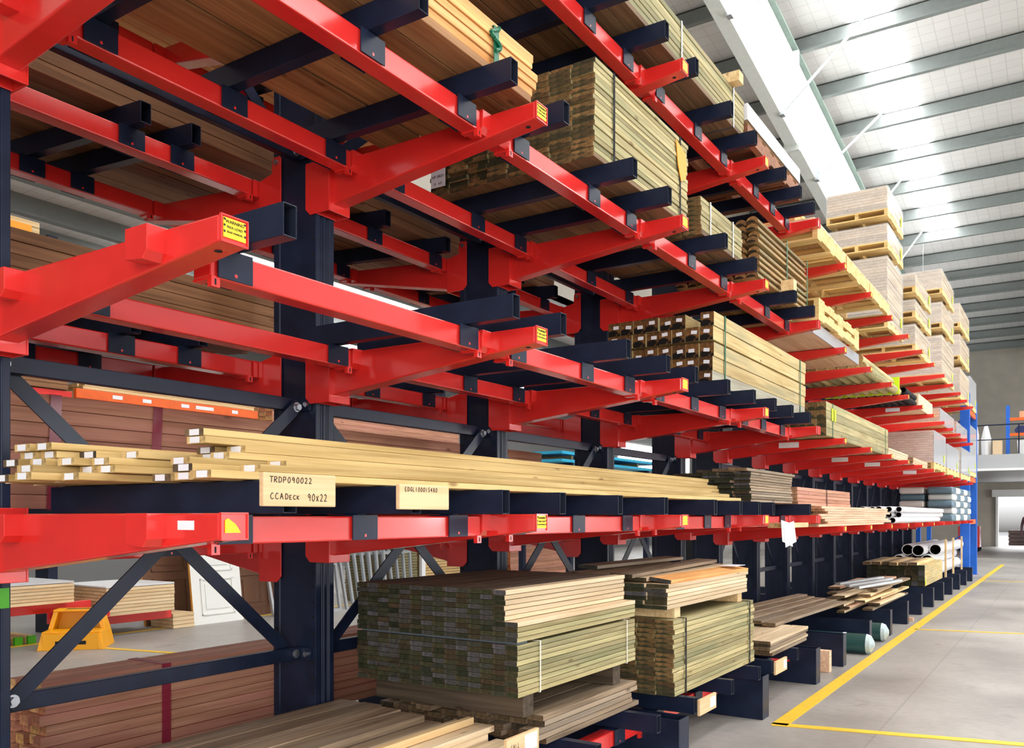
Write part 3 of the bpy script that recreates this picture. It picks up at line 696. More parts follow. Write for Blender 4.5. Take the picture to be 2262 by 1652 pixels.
# loose decking boards with end labels on the first level
def deckboard(x,y,k,L,rot=0,pitch=0,dark=False,lab=True):
    z=1.5755+k*.0241
    o=loose(x,y,z,L,.09,.0225,W_DECK,E_DARK if dark else E_FRESH,'treated pine decking board with white end label, loose pile on first level','loose decking boards on the first level',rot,0,pitch,'decking_board')
    if lab:
        lx=random.uniform(-.006,.01); MB().box(lx-.023,lx+.023,-.0022,-.0008,-.0095,.0095).build('end_label',WHITEL,o); 
    return o
def dk(px,X,Y,k,L=4.5,**kw): return deckboard(X,Y,k,L,**kw)
DK=[(-2.02,1.53,0),(-2.16,1.58,0),(-2.31,1.61,0),(-2.466,1.416,0),(-2.562,1.33,0),(-2.66,1.5,0),(-2.775,1.374,0),(-2.87,1.456,0),(-2.97,1.6,0),
 (-2.03,1.71,1),(-2.16,1.574,1),(-2.30,1.7,1),(-2.42,1.5,1),(-2.61,1.36,1),(-2.77,1.45,1),(-2.515,1.5,1),
 (-2.13,1.9,2),(-2.226,1.614,2),(-2.33,1.7,2),(-2.45,1.5,2),(-2.55,1.45,2),(-2.65,1.42,2),(-2.77,1.40,2),
 (-2.23,1.76,3),(-2.33,1.79,3),(-2.44,1.59,3),(-2.55,1.52,3),(-2.645,1.45,3),(-2.745,1.44,3),
 (-2.24,1.83,4),(-2.35,1.80,4),(-2.637,1.43,4),(-2.741,1.42,4),(-2.28,1.71,5),(-2.29,1.711,6)]
for n,(x,y,k) in enumerate(DK):
    far=5.75+.08*(n%4)+(.3 if k==0 and n==0 else 0) if x>-2.2 else 6.08+.05*(n%3)
    deckboard(x,y,k,far-y,dark=(n%4==2))
# hand written timber signs nailed to the bar ends
GL={'T':[[(0,1),(1,1)],[(.5,1),(.45,0)]],'R':[[(0,0),(.05,1),(.7,.95),(.75,.6),(.1,.5),(.8,0)]],'D':[[(0,0),(.05,1),(.6,.9),(.85,.5),(.6,.1),(0,0)]],'P':[[(0,0),(.05,1),(.7,.95),(.75,.55),(.05,.45)]],
'0':[[(.4,1),(.05,.6),(.1,.1),(.5,0),(.8,.4),(.7,.9),(.4,1)]],'9':[[(.7,.75),(.4,1),(.05,.8),(.2,.5),(.6,.55),(.7,.8),(.6,0)]],'2':[[(.05,.8),(.35,1),(.7,.8),(.5,.4),(.02,.02),(.8,.05)]],
'C':[[(.8,.9),(.4,1),(.05,.6),(.1,.15),(.45,0),(.85,.15)]],'A':[[(0,0),(.4,1),(.8,0)],[(.15,.4),(.65,.4)]],'E':[[(.7,1),(.05,.98),(.05,0),(.75,.02)],[(.05,.5),(.55,.5)]],'K':[[(.05,1),(.05,0)],[(.7,.9),(.08,.45),(.7,0)]],
'x':[[(.05,.7),(.7,0)],[(.7,.75),(.05,0)]],'G':[[(.8,.85),(.4,1),(.05,.5),(.4,0),(.8,.2),(.8,.5),(.5,.48)]],'L':[[(.1,1),(.05,0),(.7,.05)]],'1':[[(.3,1),(.3,0)]],'5':[[(.75,1),(.2,1),(.15,.55),(.6,.55),(.7,.2),(.3,0),(.02,.1)]],
'4':[[(.5,0),(.55,1),(.02,.35),(.85,.35)]],'8':[[(.4,.5),(.1,.75),(.4,1),(.7,.75),(.4,.5),(.05,.2),(.4,0),(.75,.25),(.4,.5)]],'I':[[(.2,1),(.2,0)]]}
def hand(mb,txt,y,z,h,w,x,slope=0,small=''):
    for ch in txt:
        hh=h*(.72 if ch in small else 1)
        for st in GL.get(ch,[]):
            for a,b in zip(st,st[1:]):
                mb.bar((x,y+a[0]*w,z+a[1]*hh+slope*a[0]*w),(x,y+b[0]*w,z+b[1]*hh+slope*b[0]*w),.0022,.0006,up=(1,0,0))
        y+=w*1.28 if ch!=' ' else w*.9
        z+=slope*w*1.28
def sign(y0,y1,z0,z1,label,lines,x=-1.838,paper=None):
    t=thing('timber_sign',label,'sign',(x,y0,z0))
    MB().box(-.012,.006,0,y1-y0,0,z1-z0).build('sign_block',W_FRESH2,t,bevel=.003)
    b=MB()
    for l in lines: hand(b,*l)
    if b.v: b.build('handwriting',[INK],t)
    if paper: MB().box(.006,.0075,*paper).build('paper_label',WHITEL,t)
    return t
W_FRESH2=wood('sign_pine',(.66,.42,.21),(.80,.56,.32),var=.05,knots=False)
sign(1.588,1.862,1.497,1.59,'larger pine block sign with two lines of handwriting on a bar end',[('TRDP090022',.022,.066,.016,.0125,.0066,.0),('CCA',.024,.020,.017,.0135,.0066),('DECK',.078,.020,.016,.011,.0066,0,'ECK'),('90x22',.162,.016,.021,.0125,.0066)])
sign(2.153,2.418,1.492,1.575,'smaller pine block sign with one handwritten code line on a bar end',[('EDGL100015480',.026,.06,.014,.0105,.0066)])
sign(4.86,5.14,.29,.385,'pine block sign with white paper label under the yellow green pack',[],paper=(.17,.26,.02,.08))
sign(6.42,6.72,.29,.39,'pine block sign with white paper label under the low weathered stack',[],paper=(.2,.28,.02,.085))
sign(3.02,3.28,.43,.53,'pine block sign with paper label leaning at the low weathered pack in the foreground',[('CALL',.03,.05,.02,.014,.0066)],x=-1.99,paper=(.14,.24,.02,.09))

# ------------------------------------------------------------------ rack 2 (plain arms, further along the aisle)
Y2=[8.87+1.31*k for k in range(11)]
Z2=[.312,1.372,2.235,3.125,3.95]
N2=['first','second','third','fourth','fifth','sixth','seventh','eighth','ninth','tenth','eleventh']
for k,y in enumerate(Y2):
    t=column(y,'dark navy upright in the row beyond the near rack, %s from the near end'%N2[k],'columns of the far rack',w=.125,top=4.45,holes=False,bw=.14)
    for lv in (1,2,3,4):
        if lv==1 and k>6: pass
        front_arm(y,lv,'plain red arm without beams, %s level, %s from near end of far rack'%(LVN[lv],N2[k]),'plain arms of the far rack',sockets=(),warn=(k<6),z=Z2[lv],hr=.17,ht=.055)
        if lv==2 and k in (0,2,3,5) or (lv,k) in ((3,4),(1,1)):
            x_={0:.62,2:.55,3:.7,5:.8}.get(k,.75); MB().box(x_,x_+.2,-.0475,-.0455,-.075,-.02).build('white_sticker',WHITEL,bpy.data.objects[LASTARM[0]])
    if k<10:
        tt=thing('tie_bar','thin navy tie bar joining far rack uprights, %s gap from near end'%N2[k],'tie bar',(-3.25,y+.0635,.8),'tie bars of the far rack')
        MB().box(-.015,.015,0,1.183,-.025,.025).box(-.015,.015,0,1.183,1.2,1.25).build('tie_tube',NAVY,tt)
        strap_thing('diagonal_brace',(-3.215,y+.08,.82),(-3.215,y+1.23,2.0),'thin navy diagonal strap between far rack uprights, %s gap from near end'%N2[k],'brace','diagonal braces of the far rack',w=.04,bolts=())
        strap_thing('diagonal_brace',(-3.285,y+.08,2.0),(-3.285,y+1.23,.82),'thin navy falling strap between far rack uprights, %s gap from near end'%N2[k],'brace','diagonal braces of the far rack',w=.04,bolts=())

def pallet(x0,x1,y0,y1,z,label,h=.12,mat=None,group=None,nb=6):
    mat=mat or W_CRATE
    t=thing('pallet',label,'pallet',(x1,y0,z),group); W=x1-x0;L=y1-y0
    me=MB().box(-W,0,0,L/nb*.62,0,.018).mesh('deck_board',[mat]); 
    for k in range(nb): link('deck_board',me,t,(0,k*(L-L/nb*.62)/(nb-1),h-.018))
    for k in range(0,nb,2 if nb>3 else 1): link('deck_board',me,t,(0,k*(L-L/nb*.62)/(nb-1),0))
    me=MB().box(-.045,0,0,L,.0185,h-.0185).mesh('bearer',[mat])
    for k in range(3): link('bearer',me,t,(-k*(W-.045)/2,0,0))
    return t
def wrapped(x0,x1,y0,y1,z0,z1,label,n,group=None,side=None,film=None,tagc=None,sheet=None):
    """sheets stacked on a pallet and wrapped in film"""
    t=thing('wrapped_stack',label,'wrapped stack',(x1,y0,z0),group); W=x1-x0;L=y1-y0;H=z1-z0
    h=H/n
    me=MB().box(-W+.01,-.01,.01,L-.01,.001,h-.004).mesh('sheet_layer',[sheet or W_PLY])
    for k in range(n): link('sheet_layer',me,t,(random.uniform(-.004,.004),random.uniform(-.004,.004),k*h))
    if film is not False:
        b=MB()
        # film skin of slightly wrinkled panels
        def skin(p,q,up):
            nn=7
            for i in range(nn):
                for j in range(4): pass
        b.box(-W,0,0,.004,0,H).box(-W,0,L-.004,L,0,H).box(-.004,0,.004,L-.004,0,H,1).box(-W,-W+.004,.004,L-.004,0,H).box(-W,0,0,L,H,H+.004)
        b.build('stretch_film',[film or WRAP,film or WRAPW],t)
    if tagc: MB().box(.004,.008,L*.8,L*.8+.09,H*.1,H*.1+.13).build('lime_tag',LIME,t)
    return t
# top level pallets and stacks
pallet(-2.95,-1.95,6.12,7.55,4.1755,'dark stained pallet under white film at the top level, near rack end',mat=W_PALLD,nb=7)
wrapped(-2.95,-1.95,6.12,7.55,4.326,4.44,'white film wrapped flat load on the dark pallet at the top level',3,film=WSHEET)
for k,(a,b) in enumerate(((7.95,9.1),(9.16,10.3),(10.36,11.6))):
    pallet(-2.95,-1.9,a,b,3.955,['pale pine pallet, nearest of three in a row on top level arms','pale pine pallet, middle one of the row on top level arms','pale pine pallet, farthest of the row on top level arms'][k],h=.15,nb=5)
    wrapped(-2.95,-1.92,a,b,4.106,4.16,['pale board sheet on the nearest top level pallet','pale board sheet on the middle top level pallet','pale board sheet on the farthest top level pallet'][k],2,film=False,sheet=W_PALE)
wrapped(-2.95,-2.1,7.98,9.05,4.166,4.3,'orange brown slatted load on the nearest top level pallet',3,film=False,sheet=W_ORANGE)
S=[('nearest',12.2,13.45,[(3.955,4.9),(5.0,5.33),(5.43,5.83)],-2.8,-2.02),('second',14.1,15.85,[(3.955,4.35),(4.45,4.72),(4.82,5.1)],-2.85,-1.95),('third',17.3,19.2,[(3.955,4.75),(4.88,5.35),(5.5,5.95)],-2.9,-1.95),('fourth',20.3,22.3,[(3.955,4.6),(4.75,5.3),(5.45,5.95)],-2.9,-1.95)]
for nm,y0,y1,tiers,x0,x1 in S:
    for k,(a,b) in enumerate(tiers):
        pos=['bottom','middle','top'][k]
        pallet(x0,x1,y0,y1,a,'%s tier pallet of the %s wrapped tower on top level'%(pos,nm),h=.1,nb=4)
        wrapped(x0,x1,y0,y1,a+.101,b,'%s tier of film wrapped pale sheets, %s tower on top level'%(pos,nm),max(4,int((b-a)/.045)),tagc=True,film=WRAPW if False else WRAP,sheet=W_PALE)
# third level of the far rack
wrapped(-2.9,-1.95,8.0,10.0,3.128,3.235,'white film wrapped pink boards on third level of far rack',3,film=WRAPW,sheet=W_PINK)
for k in range(2): pallet(-2.8,-1.9,8.0,9.75,3.241+.1*k,['lower pale pallet stacked on white wrapped boards, third level','upper pale pallet stacked on white wrapped boards, third level'][k],h=.098,nb=5)
t=thing('round_post_bundle','bundle of peeled round posts on the third level of far rack','post bundle',(-1.95,10.5,3.127))
for k in range(2):
    for i in range(8):
        b=MB(); b.cyl((0,0,0),(0,2.4,0),.056,14,0,1); o=b.build('post',[W_TREAT,E_FRESH],t,(-.06-i*.115-.05*k,random.uniform(-.05,.05),.057+k*.105),smooth=False)
b=MB(); b.box(-.96,.006,2.1,2.14,-.0,.225); b.build('lime_strap',LIME,t)
t=thing('pipe_bundle','bundle of black plastic pipes on third level of far rack','pipe bundle',(-1.95,13.3,3.127))
for k in range(2):
    for i in range(9):
        b=MB(); b.pipe((0,0,0),(0,1.0,0),.045,.036,12,0,0); b.build('pipe',[BLKS],t,(-.05-i*.095,random.uniform(-.03,.03),.046+.09*k))
wrapped(-2.8,-1.95,14.4,16.0,3.128,3.34,'beige covered board stack on third level of far rack',3,film=BEIGE,sheet=BEIGE)
for k in range(2): wrapped(-2.9,-1.95,17.0+k*2.6,19.2+k*2.6,3.128,3.4,['flat pale pallet load on third level, nearer one before the blue rack','flat pale pallet load on third level, further one before the blue rack'][k],5,sheet=W_ORANGE)
# second level of the far rack
def greenposts():
    t=thing('post_pack','squared green treated post pack with lime tags, second level of far rack','post pack',(-1.95,8.5,2.238))
    me=MB().prism(octp(.085,.08),'y',0,3.3,0,1).mesh('post',[W_TREAT,E_BROWN])
    for i in range(9):
        for k in range(4): link('post',me,t,(-(i+.5)*.087,random.uniform(-.015,.015),(k+.5)*.082))
    for y in (.25,3.1): ring(t,'strap',GREENW,-.79,.003,0,.33,y,.015)
    MB().box(.004,.007,.2,.27,.16,.28).box(.004,.007,.31,.38,.16,.28).build('lime_tag',LIME,t)
greenposts()
pack('pale board pack right of the green post pack, second level of far rack',-2.7,-1.98,12.0,13.6,2.238,2.36,6,4,W_PALE,E_FRESH,maxp=24)
pack('pinkish board pack further along second level of far rack',-2.75,-1.95,13.9,15.4,2.238,2.34,6,4,W_PINK,E_PINK,maxp=24)
pallet(-2.9,-1.88,15.6,17.2,2.238,'pine pallet under the film wrapped sheet stack, second level of far rack',nb=4)
wrapped(-2.9,-1.88,15.6,17.2,2.36,2.88,'film wrapped pinkish sheet stack on the second level of far rack',14,tagc=True,sheet=W_PINK)
pallet(-2.9,-1.9,17.6,19.6,2.238,'pine pallet under wrapped load, second level of far rack, before the last uprights',nb=4)
wrapped(-2.9,-1.9,17.6,19.6,2.36,2.8,'milky wrapped load on second level of far rack',8,tagc=True,film=WRAPW,sheet=W_PINK)
pallet(-2.9,-1.9,20.0,21.9,2.238,'last pine pallet on the second level before blue rack',nb=4)
wrapped(-2.9,-1.9,20.0,21.9,2.36,2.9,'tall film wrapped load at the end of second level',10,tagc=True,sheet=W_PALE)
# first level
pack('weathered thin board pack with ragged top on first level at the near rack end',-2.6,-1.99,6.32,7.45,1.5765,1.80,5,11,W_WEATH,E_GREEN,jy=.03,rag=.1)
for k in range(3): loose(-2.05-.16*k,6.2+.1*k,1.805,1.3,.14,.022,W_WEATH,E_DARK,'curled weathered board on top of the first level weathered pack','boards on the weathered pack',roll=.05,rot=.03*k)
pack('pinkish brown board pack with dark strap on first level beyond the cross bars',-2.7,-2.02,7.75,9.9,1.565,1.73,5,5,W_RED,E_PINK,straps=(8.8,))
for k in range(8):
    for i in range(5):
        loose(-1.96-.145*i,7.95+.12*((k*3)%4)+.05*i,1.374+k*.0235,3.2+.07*((k*5)%3),.14,.022,W_PINK,E_PINK,'long pink sawn board in the neat pile on first level arms','long pink boards on first level')
t=thing('pipe_bundle','bundle of white plastic pipes with dark open ends on first level','pipe bundle',(-1.92,12.2,1.374))
for k in range(3):
    for i in range(10 if k<2 else 6):
        b=MB(); b.pipe((0,0,0),(0,4.6,0),.04,.035,16,0,1); b.build('pipe',[PVC,BLACK],t,(-.042-i*.084-.042*(k%2),.25*((i*7+k*3)%4),.041+k*.074))
def sheet(x,p): return MB().hexa([(x,*p[0]),(x,*p[1]),(x+.002,*p[1]),(x+.002,*p[0]),(x,*p[3]),(x,*p[2]),(x+.002,*p[2]),(x+.002,*p[3])])
t=thing('paper_sheet','white papers hanging below the first level near the right end of near rack','paper',(0,0,0))
sheet(-1.9085,[(6.86,1.27),(7.16,1.22),(7.12,1.41),(6.82,1.44)]).build('upper_sheet',WHITEL,t); sheet(-1.905,[(6.94,1.22),(7.26,1.26),(7.18,1.43),(6.88,1.40)]).build('lower_sheet',WHITEL,t)
loose(-1.98,6.95,1.375,.72,.14,.04,W_FRESH,E_FRESH,'golden short board poking out under the first level cross bars',None)
# insulation bags on the first level end
random.seed(3)
for k in range(5):
    for i in range(5):
        for q in range(2):
            b=MB(); 
            n=8
            for s_ in range(n):
                pass
            y=18.6+i*.72+.1*(k%2); x=-2.0-q*.5
            def ell(u): return (1-abs(2*u-1)**4)
            prof=[(-.33,.02),(-.28,-.0),(.28,0),(.33,.02),(.33,.11),(.28,.13),(-.28,.13),(-.33,.11)]
            o=MB().prism(prof,'x',-.22,.22).build('insulation_bag',[BAGW if (k+i+q)%2 else BAGB],None,(x-.1,y,1.376+k*.132),bevel=.03)
            tag(o,'white plastic bag in the bag pile at the far first level' if (k+i+q)%2 else 'dark blue bag in the bag pile at the far first level','bag','white bags in the pile' if (k+i+q)%2 else 'blue bags in the pile')
# floor level of the far rack
for k,(y,x0,x1) in enumerate(((9.75,-3.0,-1.76),(10.85,-3.0,-1.80))):
    t=thing('mesh_roll',['dark green wrapped roll sticking out between bases, nearer one','dark green wrapped roll with frayed white end, further one'][k],'roll',(x1,y,0))
    MB().cyl((x0-x1,0,.11),(-.06,0,.11),.105,20).build('roll_body',GREENROLL,t,smooth=False)
    MB().cyl((-.06,0,.11),(-.02,0,.11),.106,20,r1=.09).cyl((-.02,0,.11),(0.015,0,.11),.09,20,r1=.03).build('film_end',plain('film_end',(.45,.55,.56),.3),t); MB().cyl((-.30,0,.11),(-.27,0,.11),.108,20).build('white_band',WHITEL,t)
random.seed(11)
for i in range(18):
    y=10.4+random.random()*1.7; x=-2.05-(i%3)*.22-random.random()*.05
    loose(x,y,.318+.045*(i//3),random.uniform(1.7,2.8),random.choice((.09,.12,.15)),.026,random.choice((W_PALE,W_PINK,W_FRESH,W_WEATH)),E_DARK,'offcut board in the untidy pile on the floor level bases','offcuts in the untidy pile',rot=random.uniform(-.018,.018),roll=random.uniform(-.03,.03))
for i in range(3):
    o=MB().box(-.03,.03,0,1.6,0,.03).build('metal_rail',[STEELG],None,(-2.15-.14*i,10.9+.15*i,.60+.005*i)); o.rotation_euler=(0,0,-.15); tag(o,'galvanised rail lying in the untidy offcut pile','rail','galvanised rails in the offcut pile')
def boxposts():
    t=thing('post_pack','dark ended green post pack on far floor level with lime tag','post pack',(-2.0,15.5,.318))
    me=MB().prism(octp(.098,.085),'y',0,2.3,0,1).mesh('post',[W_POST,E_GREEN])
    for i in range(9):
        for k in range(4): link('post',me,t,(-(i+.5)*.1,random.uniform(-.02,.02),(k+.5)*.087))
    MB().box(.002,.006,.02,.12,.02,.12).build('lime_tag',LIME,t)
boxposts()
for i in range(6):
    loose(-2.15-.135*i,15.3-.1*(i%3),.668,2.0,.12,.05,W_WEATH if i%2 else W_FRESH,E_DARK,'board lying on top of the dark ended green post pack','boards on the green post pack',rot=.004*(i%3))
t=thing('pipe_bundle','big white pipes with dark ends stacked behind timber stakes on the far floor','pipe bundle',(-2.1,17.95,.318))
for k in range(3):
    for i in range(3): 
        b=MB(); b.pipe((0,0,0),(0,4.1,0),.11,.095,20,0,1); b.build('pipe',[PVC,BLACK],t,(-.11-i*.225-.11*(k%2),.3*((i+k)%3),.111+k*.195))
for k,y in enumerate((18.15,19.4,21.0)):
    o=MB().box(-.03,.0,0,.08,0,.72).build('timber_stake',[W_FRESH],None,(-1.975,y,.313)); tag(o,['upright timber stake holding the big pipes, nearest','upright timber stake holding the big pipes, middle','upright timber stake holding the big pipes, farthest'][k],'stake')
for k,(y,x) in enumerate(((8.15,-1.95),(12.9,-1.9),(6.1,-2.2))):
    o=MB().box(-.5,0.05,0,.09,0,.045 if k else .2).build('timber_offcut',[W_PINK],None,(x,y+.25,0.002)); tag(o,['pink timber block on the floor between the bases by the low stack','short timber offcut on floor between far bases','thin offcut on floor beside the base foot'][k],'offcut')

# ------------------------------------------------------------------ blue pallet rack at the end
def upright(x,y,h,label,group):
    t=thing('rack_upright',label,'upright',(x,y,0),group)
    MB().box(-.1,.1,-.07,.07,.006,h).build('post',BLUE,t,bevel=.004)
    MB().box(-.05,.05,-.04,.04,.006,h).build('rear_post',BLUE,t,(-1.0,0,0),bevel=.004)
    MB().box(-.12,.12,-.1,.1,0,.006).build('foot_plate',BLUE,t)
    b=MB(); n=int(h/.9)
    for k in range(n): b.bar((-.95,0,.3+k*.9),(-.05,0,.3+k*.9+.75),.03,.03)
    b.build('lattice',BLUE,t); return t
upright(-2.08,24.6,4.35,'blue pallet rack upright standing at the end of the red rack by the aisle','blue uprights')
upright(-2.08,22.75,4.35,'blue pallet rack upright hidden behind the last wrapped loads','blue uprights')
for k,z in enumerate((1.28,2.3,3.9)):
    o=MB().box(-.025,.025,0,1.70,0,.11).build('pallet_rack_beam',[ORANGE],None,(-2.03,22.825,z)); tag(o,['low','middle','high'][k]+' orange pallet rack beam at the blue upright','beam','orange beams at the blue rack')
    o=MB().box(-.025,.025,0,1.70,0,.11).build('pallet_rack_beam',[ORANGE],None,(-3.05,22.825,z)); tag(o,['low','middle','high'][k]+' rear orange pallet rack beam at the blue upright','beam','orange beams at the blue rack')
for k,z in enumerate((2.415,4.015)):
    pallet(-3.1,-1.98,22.85,24.4,z,['pine pallet on the middle orange beams','pine pallet on the high orange beams'][k],nb=4)
    wrapped(-3.1,-1.98,22.85,24.4,z+.121,z+(1.2 if k==0 else .75),['wrapped load on the middle orange beams beside the blue upright','wrapped load on the high orange beams beside the blue upright'][k],8,film=WRAPW,tagc=True)
for k in range(3): pallet(-3.1,-1.98,22.85,24.4,3.6+0*k-.0 if False else 3.62-.125*(2-k),['lowest of three stacked pallets below the high beam','middle of three stacked pallets below the high beam','top of three stacked pallets below the high beam'][k],nb=4) if False else None

# ------------------------------------------------------------------ far end: mezzanine, door way, cart, person
struct('wall_mezzanine',MB().box(-12,8,34,48,3.1,3.6),plain('mezzanine_grey',(.42,.43,.44),.6))
struct('trim_90',MB().box(-12,8,33.95,34,3.04,3.12),plain('white_edge',(.8,.8,.79),.5))
r=thing('railing','dark railing along the mezzanine edge','railing',(-12,34.05,3.6))
b=MB(); b.box(0,20,-.02,.02,1.0,1.04).box(0,20,-.02,.02,.5,.53); b.build('rail',NAVY,r)
b=MB()
for i in range(14): b.box(i*1.5,i*1.5+.04,-.02,.02,0,1.0)
b.build('balusters',NAVY,r)
t=thing('shelf_rack','blue and orange shelf rack standing on the mezzanine','shelf rack',(-1.85,34.9,3.6))
for x in (0,2.6):
    MB().box(x-.06,x+.06,-.05,.05,0,1.75).build('upright_post',BLUE,t)
for z in (.68,1.22): MB().box(.06,2.54,-.04,.04,z,z+.1).build('shelf_beam',ORANGE,t); 
for k,z in enumerate((.68,1.22)): MB().box(.06,2.54,.04,.9,z+.08,z+.1).build('shelf',W_PLY,t)
for k,(x,z,m,w,h) in enumerate(((-1.5,4.925,ORTAG,.45,.22),(-.95,4.925,ORTAG,.45,.2))):
    o=MB().box(0,w,0,.4,0,h).build('carton',[plain('carton_%d'%k,(.8,.36,.2),.6)],None,(x,34.95,z)); tag(o,['salmon carton on the upper mezzanine shelf, left one','salmon carton on the upper mezzanine shelf, right one'][k],'carton')
for k,x in enumerate((-1.5,-.95)):
    o=MB().prism([(-.22,0),(.22,0),(.25,.12),(.15,.25),(-.15,.25),(-.25,.12)],'y',0,.5).build('bag',[plain('navy_bag_%d'%k,(.01,.02,.12),.5)],None,(x+.1,34.95,4.385)); tag(o,['dark blue bag on the middle mezzanine shelf, left one','dark blue bag on the middle mezzanine shelf, right one'][k],'bag')
o=MB().cyl((0,0,0),(0,0,.5),.18,16,r1=.22).build('bin',[WSHEET],None,(-1.35,34.7,3.6)); tag(o,'white round bin under the mezzanine shelves','bin')
for k,(x,h,w) in enumerate(((-2.88,1.35,.3),(-2.5,1.05,.3))):
    o=MB().cyl((0,0,0),(0,0,h*.55),w*.5,10,r1=w*.55).cyl((0,0,h*.55),(0,0,h),w*.55,10,r1=w*.2).build('wrapped_item',[WSHEET],None,(x,34.6,3.6)); tag(o,['tall white wrapped item at the left end of the mezzanine','shorter white wrapped item beside the blue shelf rack'][k],'wrapped item')
o=MB().box(0,.28,0,.35,0,.5).build('carton',[BEIGE],None,(-2.28,34.3,3.6)); tag(o,'plain brown carton standing on the mezzanine floor','carton')
t=thing('pendant_lamp','round white pendant lamp hanging under the far roof','lamp',(-4.4,33.6,6.9))
MB().cyl((0,0,0),(0,0,.25),.42,20,r1=.15).build('lamp_shade',WSHEET,t); MB().cyl((0,0,-.03),(0,0,0),.36,20).build('lamp_glass',plain('lamp_glow',(1,1,1),.5,emit=12),t); MB().cyl((0,0,.25),(0,0,rz(33.6)-6.9),.012,6).build('rod',STEELG,t)
t=thing('tool_cart','red cabinet cart with black wheels far behind the blue upright','cart',(-3.5,40.3,0))
MB().box(-.45,.35,0,.7,.18,1.05).build('cabinet',RED,t,bevel=.02); MB().box(.1,.2,-.01,0,.4,.9).build('white_panel',WHITEL,t)
for x in (-.35,.25):
    MB().cyl((x,.02,.12),(x,.1,.12),.12,14).build('wheel',BLKS,t); MB().cyl((x,.6,.12),(x,.68,.12),.12,14).build('wheel',BLKS,t)
CRATED=plain('dark_crate',(.035,.018,.016),.7)
for k in range(4):
    o=MB().box(-1.1,0,0,1.0,.01,.165).box(-1.08,-.02,.02,.98,.165,.185).build('crate',[CRATED],None,(-1.5,49.4,.012+.19*k)); tag(o,['lowest dark crate stacked in the bright doorway','second dark crate of the stack in the bright doorway','third dark crate of the stack in the bright doorway','topmost dark crate of the stack in the bright doorway'][k],'crate')
# person at the right edge of the view
def person():
    me=bpy.data.meshes.new('body')
    V=[(0,0,.92),(0,0,1.12),(0,0,1.38),(0,0,1.50),(0,-.02,1.60),(0,-.02,1.72),(.1,0,.88),(.12,-.03,.5),(.12,.02,.08),(.12,-.12,.03),(-.1,0,.88),(-.12,.03,.5),(-.13,.1,.08),(-.13,-.04,.03),(.19,0,1.40),(.25,.02,1.13),(.24,-.08,.88),(.24,-.1,.78),(-.19,0,1.40),(-.25,.02,1.13),(-.25,-.06,.88),(-.25,-.08,.78)]
    Eg=[(0,1),(1,2),(2,3),(3,4),(4,5),(0,6),(6,7),(7,8),(8,9),(0,10),(10,11),(11,12),(12,13),(2,14),(14,15),(15,16),(16,17),(2,18),(18,19),(19,20),(20,21)]
    R=[.15,.15,.17,.07,.095,.08,.1,.07,.05,.045,.1,.07,.05,.045,.07,.052,.042,.04,.07,.052,.042,.04]
    me.from_pydata(V,Eg,[]); o=bpy.data.objects.new('person',me); COL.objects.link(o)
    s=o.modifiers.new('skin','SKIN'); 
    sv=me.skin_vertices[0].data if me.skin_vertices else None
    if sv is None:
        bpy.context.view_layer.objects.active=o
        bpy.ops.object.mode_set(mode='EDIT') if False else None
        me.attributes.new('skin_vertices','FLOAT2','POINT') if False else None
    else:
        for i,r in enumerate(R): sv[i].radius=(r,r*.8)
        sv[0].use_root=True
    o.modifiers.new('sub','SUBSURF').levels=1
    me.materials.append(plain('dark_jacket',(.045,.012,.02),.7))
    o.location=(-1.13,33.6,0); tag(o,'person in dark work clothes standing in the aisle at the right edge','person')
    return o
person()

# ------------------------------------------------------------------ what stands beyond the rack
# second cantilever row
YB=[3.6,5.95,8.3,10.2,12.1,14.0]
for k,y in enumerate(YB):
    t=thing('rack_column','dark upright of the second rack row seen behind the near rack, %s from left'%N2[k],'column',(-10.9,y,0),'columns of the second rack row')
    MB().box(-.15,.15,-.06,.06,0,5.0).build('column_body',NAVY,t)
    for z,nm,L in ((.36,'floor',1.15),(2.6,'second',1.6),(4.3,'third',1.15)):
        if k>1 and z<1: continue
        if z>4 and k>2: continue
        a=thing('cantilever_arm','red arm of second rack row behind, %s level, %s from left'%(nm,N2[k]),'arm',(-10.75,y,z),'arms of the second rack row')
        MB().hexa([(0,-.05,-.18),(0,.05,-.18),(0,.05,0),(0,-.05,0),(L,-.05,-.08),(L,.05,-.08),(L,.05,0),(L,-.05,0)]).build('arm_body',RED,a,bevel=.006)
        MB().box(.0,.03,-.08,.08,-.24,.03).build('column_bracket',RED,a)
for k,(y0,y1,z,m) in enumerate(((3.7,5.9,.47,RED),(6.0,7.0,.26,RED),(5.6,8.25,2.95,ORANGE),(3.0,5.55,2.90,RED),(8.4,14.0,2.716,RED))):
    t=thing('support_beam',['low red beam under the left sheet stack behind the near rack','low red beam under the right sheet stack behind near rack','bright orange beam with white stickers behind the near rack','red beam left of the bright orange beam behind the near rack','long red beam of the second rack row behind'][k],'beam',(-9.66 if k>1 else -9.86,y0,z))
    MB().box(-.03,.03,0,y1-y0,-.11,0).build('beam_body',m,t,bevel=.005)
    if k==2:
        b=MB()
        for q,(a,w) in enumerate(((.45,.13),(.85,.12),(1.4,.12),(1.62,.28),(2.2,.1))): b.box(.0305,.032,a,a+w,-.075,-.03)
        b.build('sticker_row',WHITEL,t)
    if k==3: MB().box(.0305,.032,1.7,2.1,-.09,-.02).build('orange_sticker',ORTAG,t)
pack('pale timber pack lying on the bright orange beam behind',-10.6,-9.64,5.7,8.2,2.953,3.03,8,2,W_FRESH,E_FRESH,maxp=24)
pack('reddish timber pack on the second rack row behind',-10.6,-9.62,8.5,13.0,2.72,3.05,7,5,W_RED,E_RED,maxp=30)
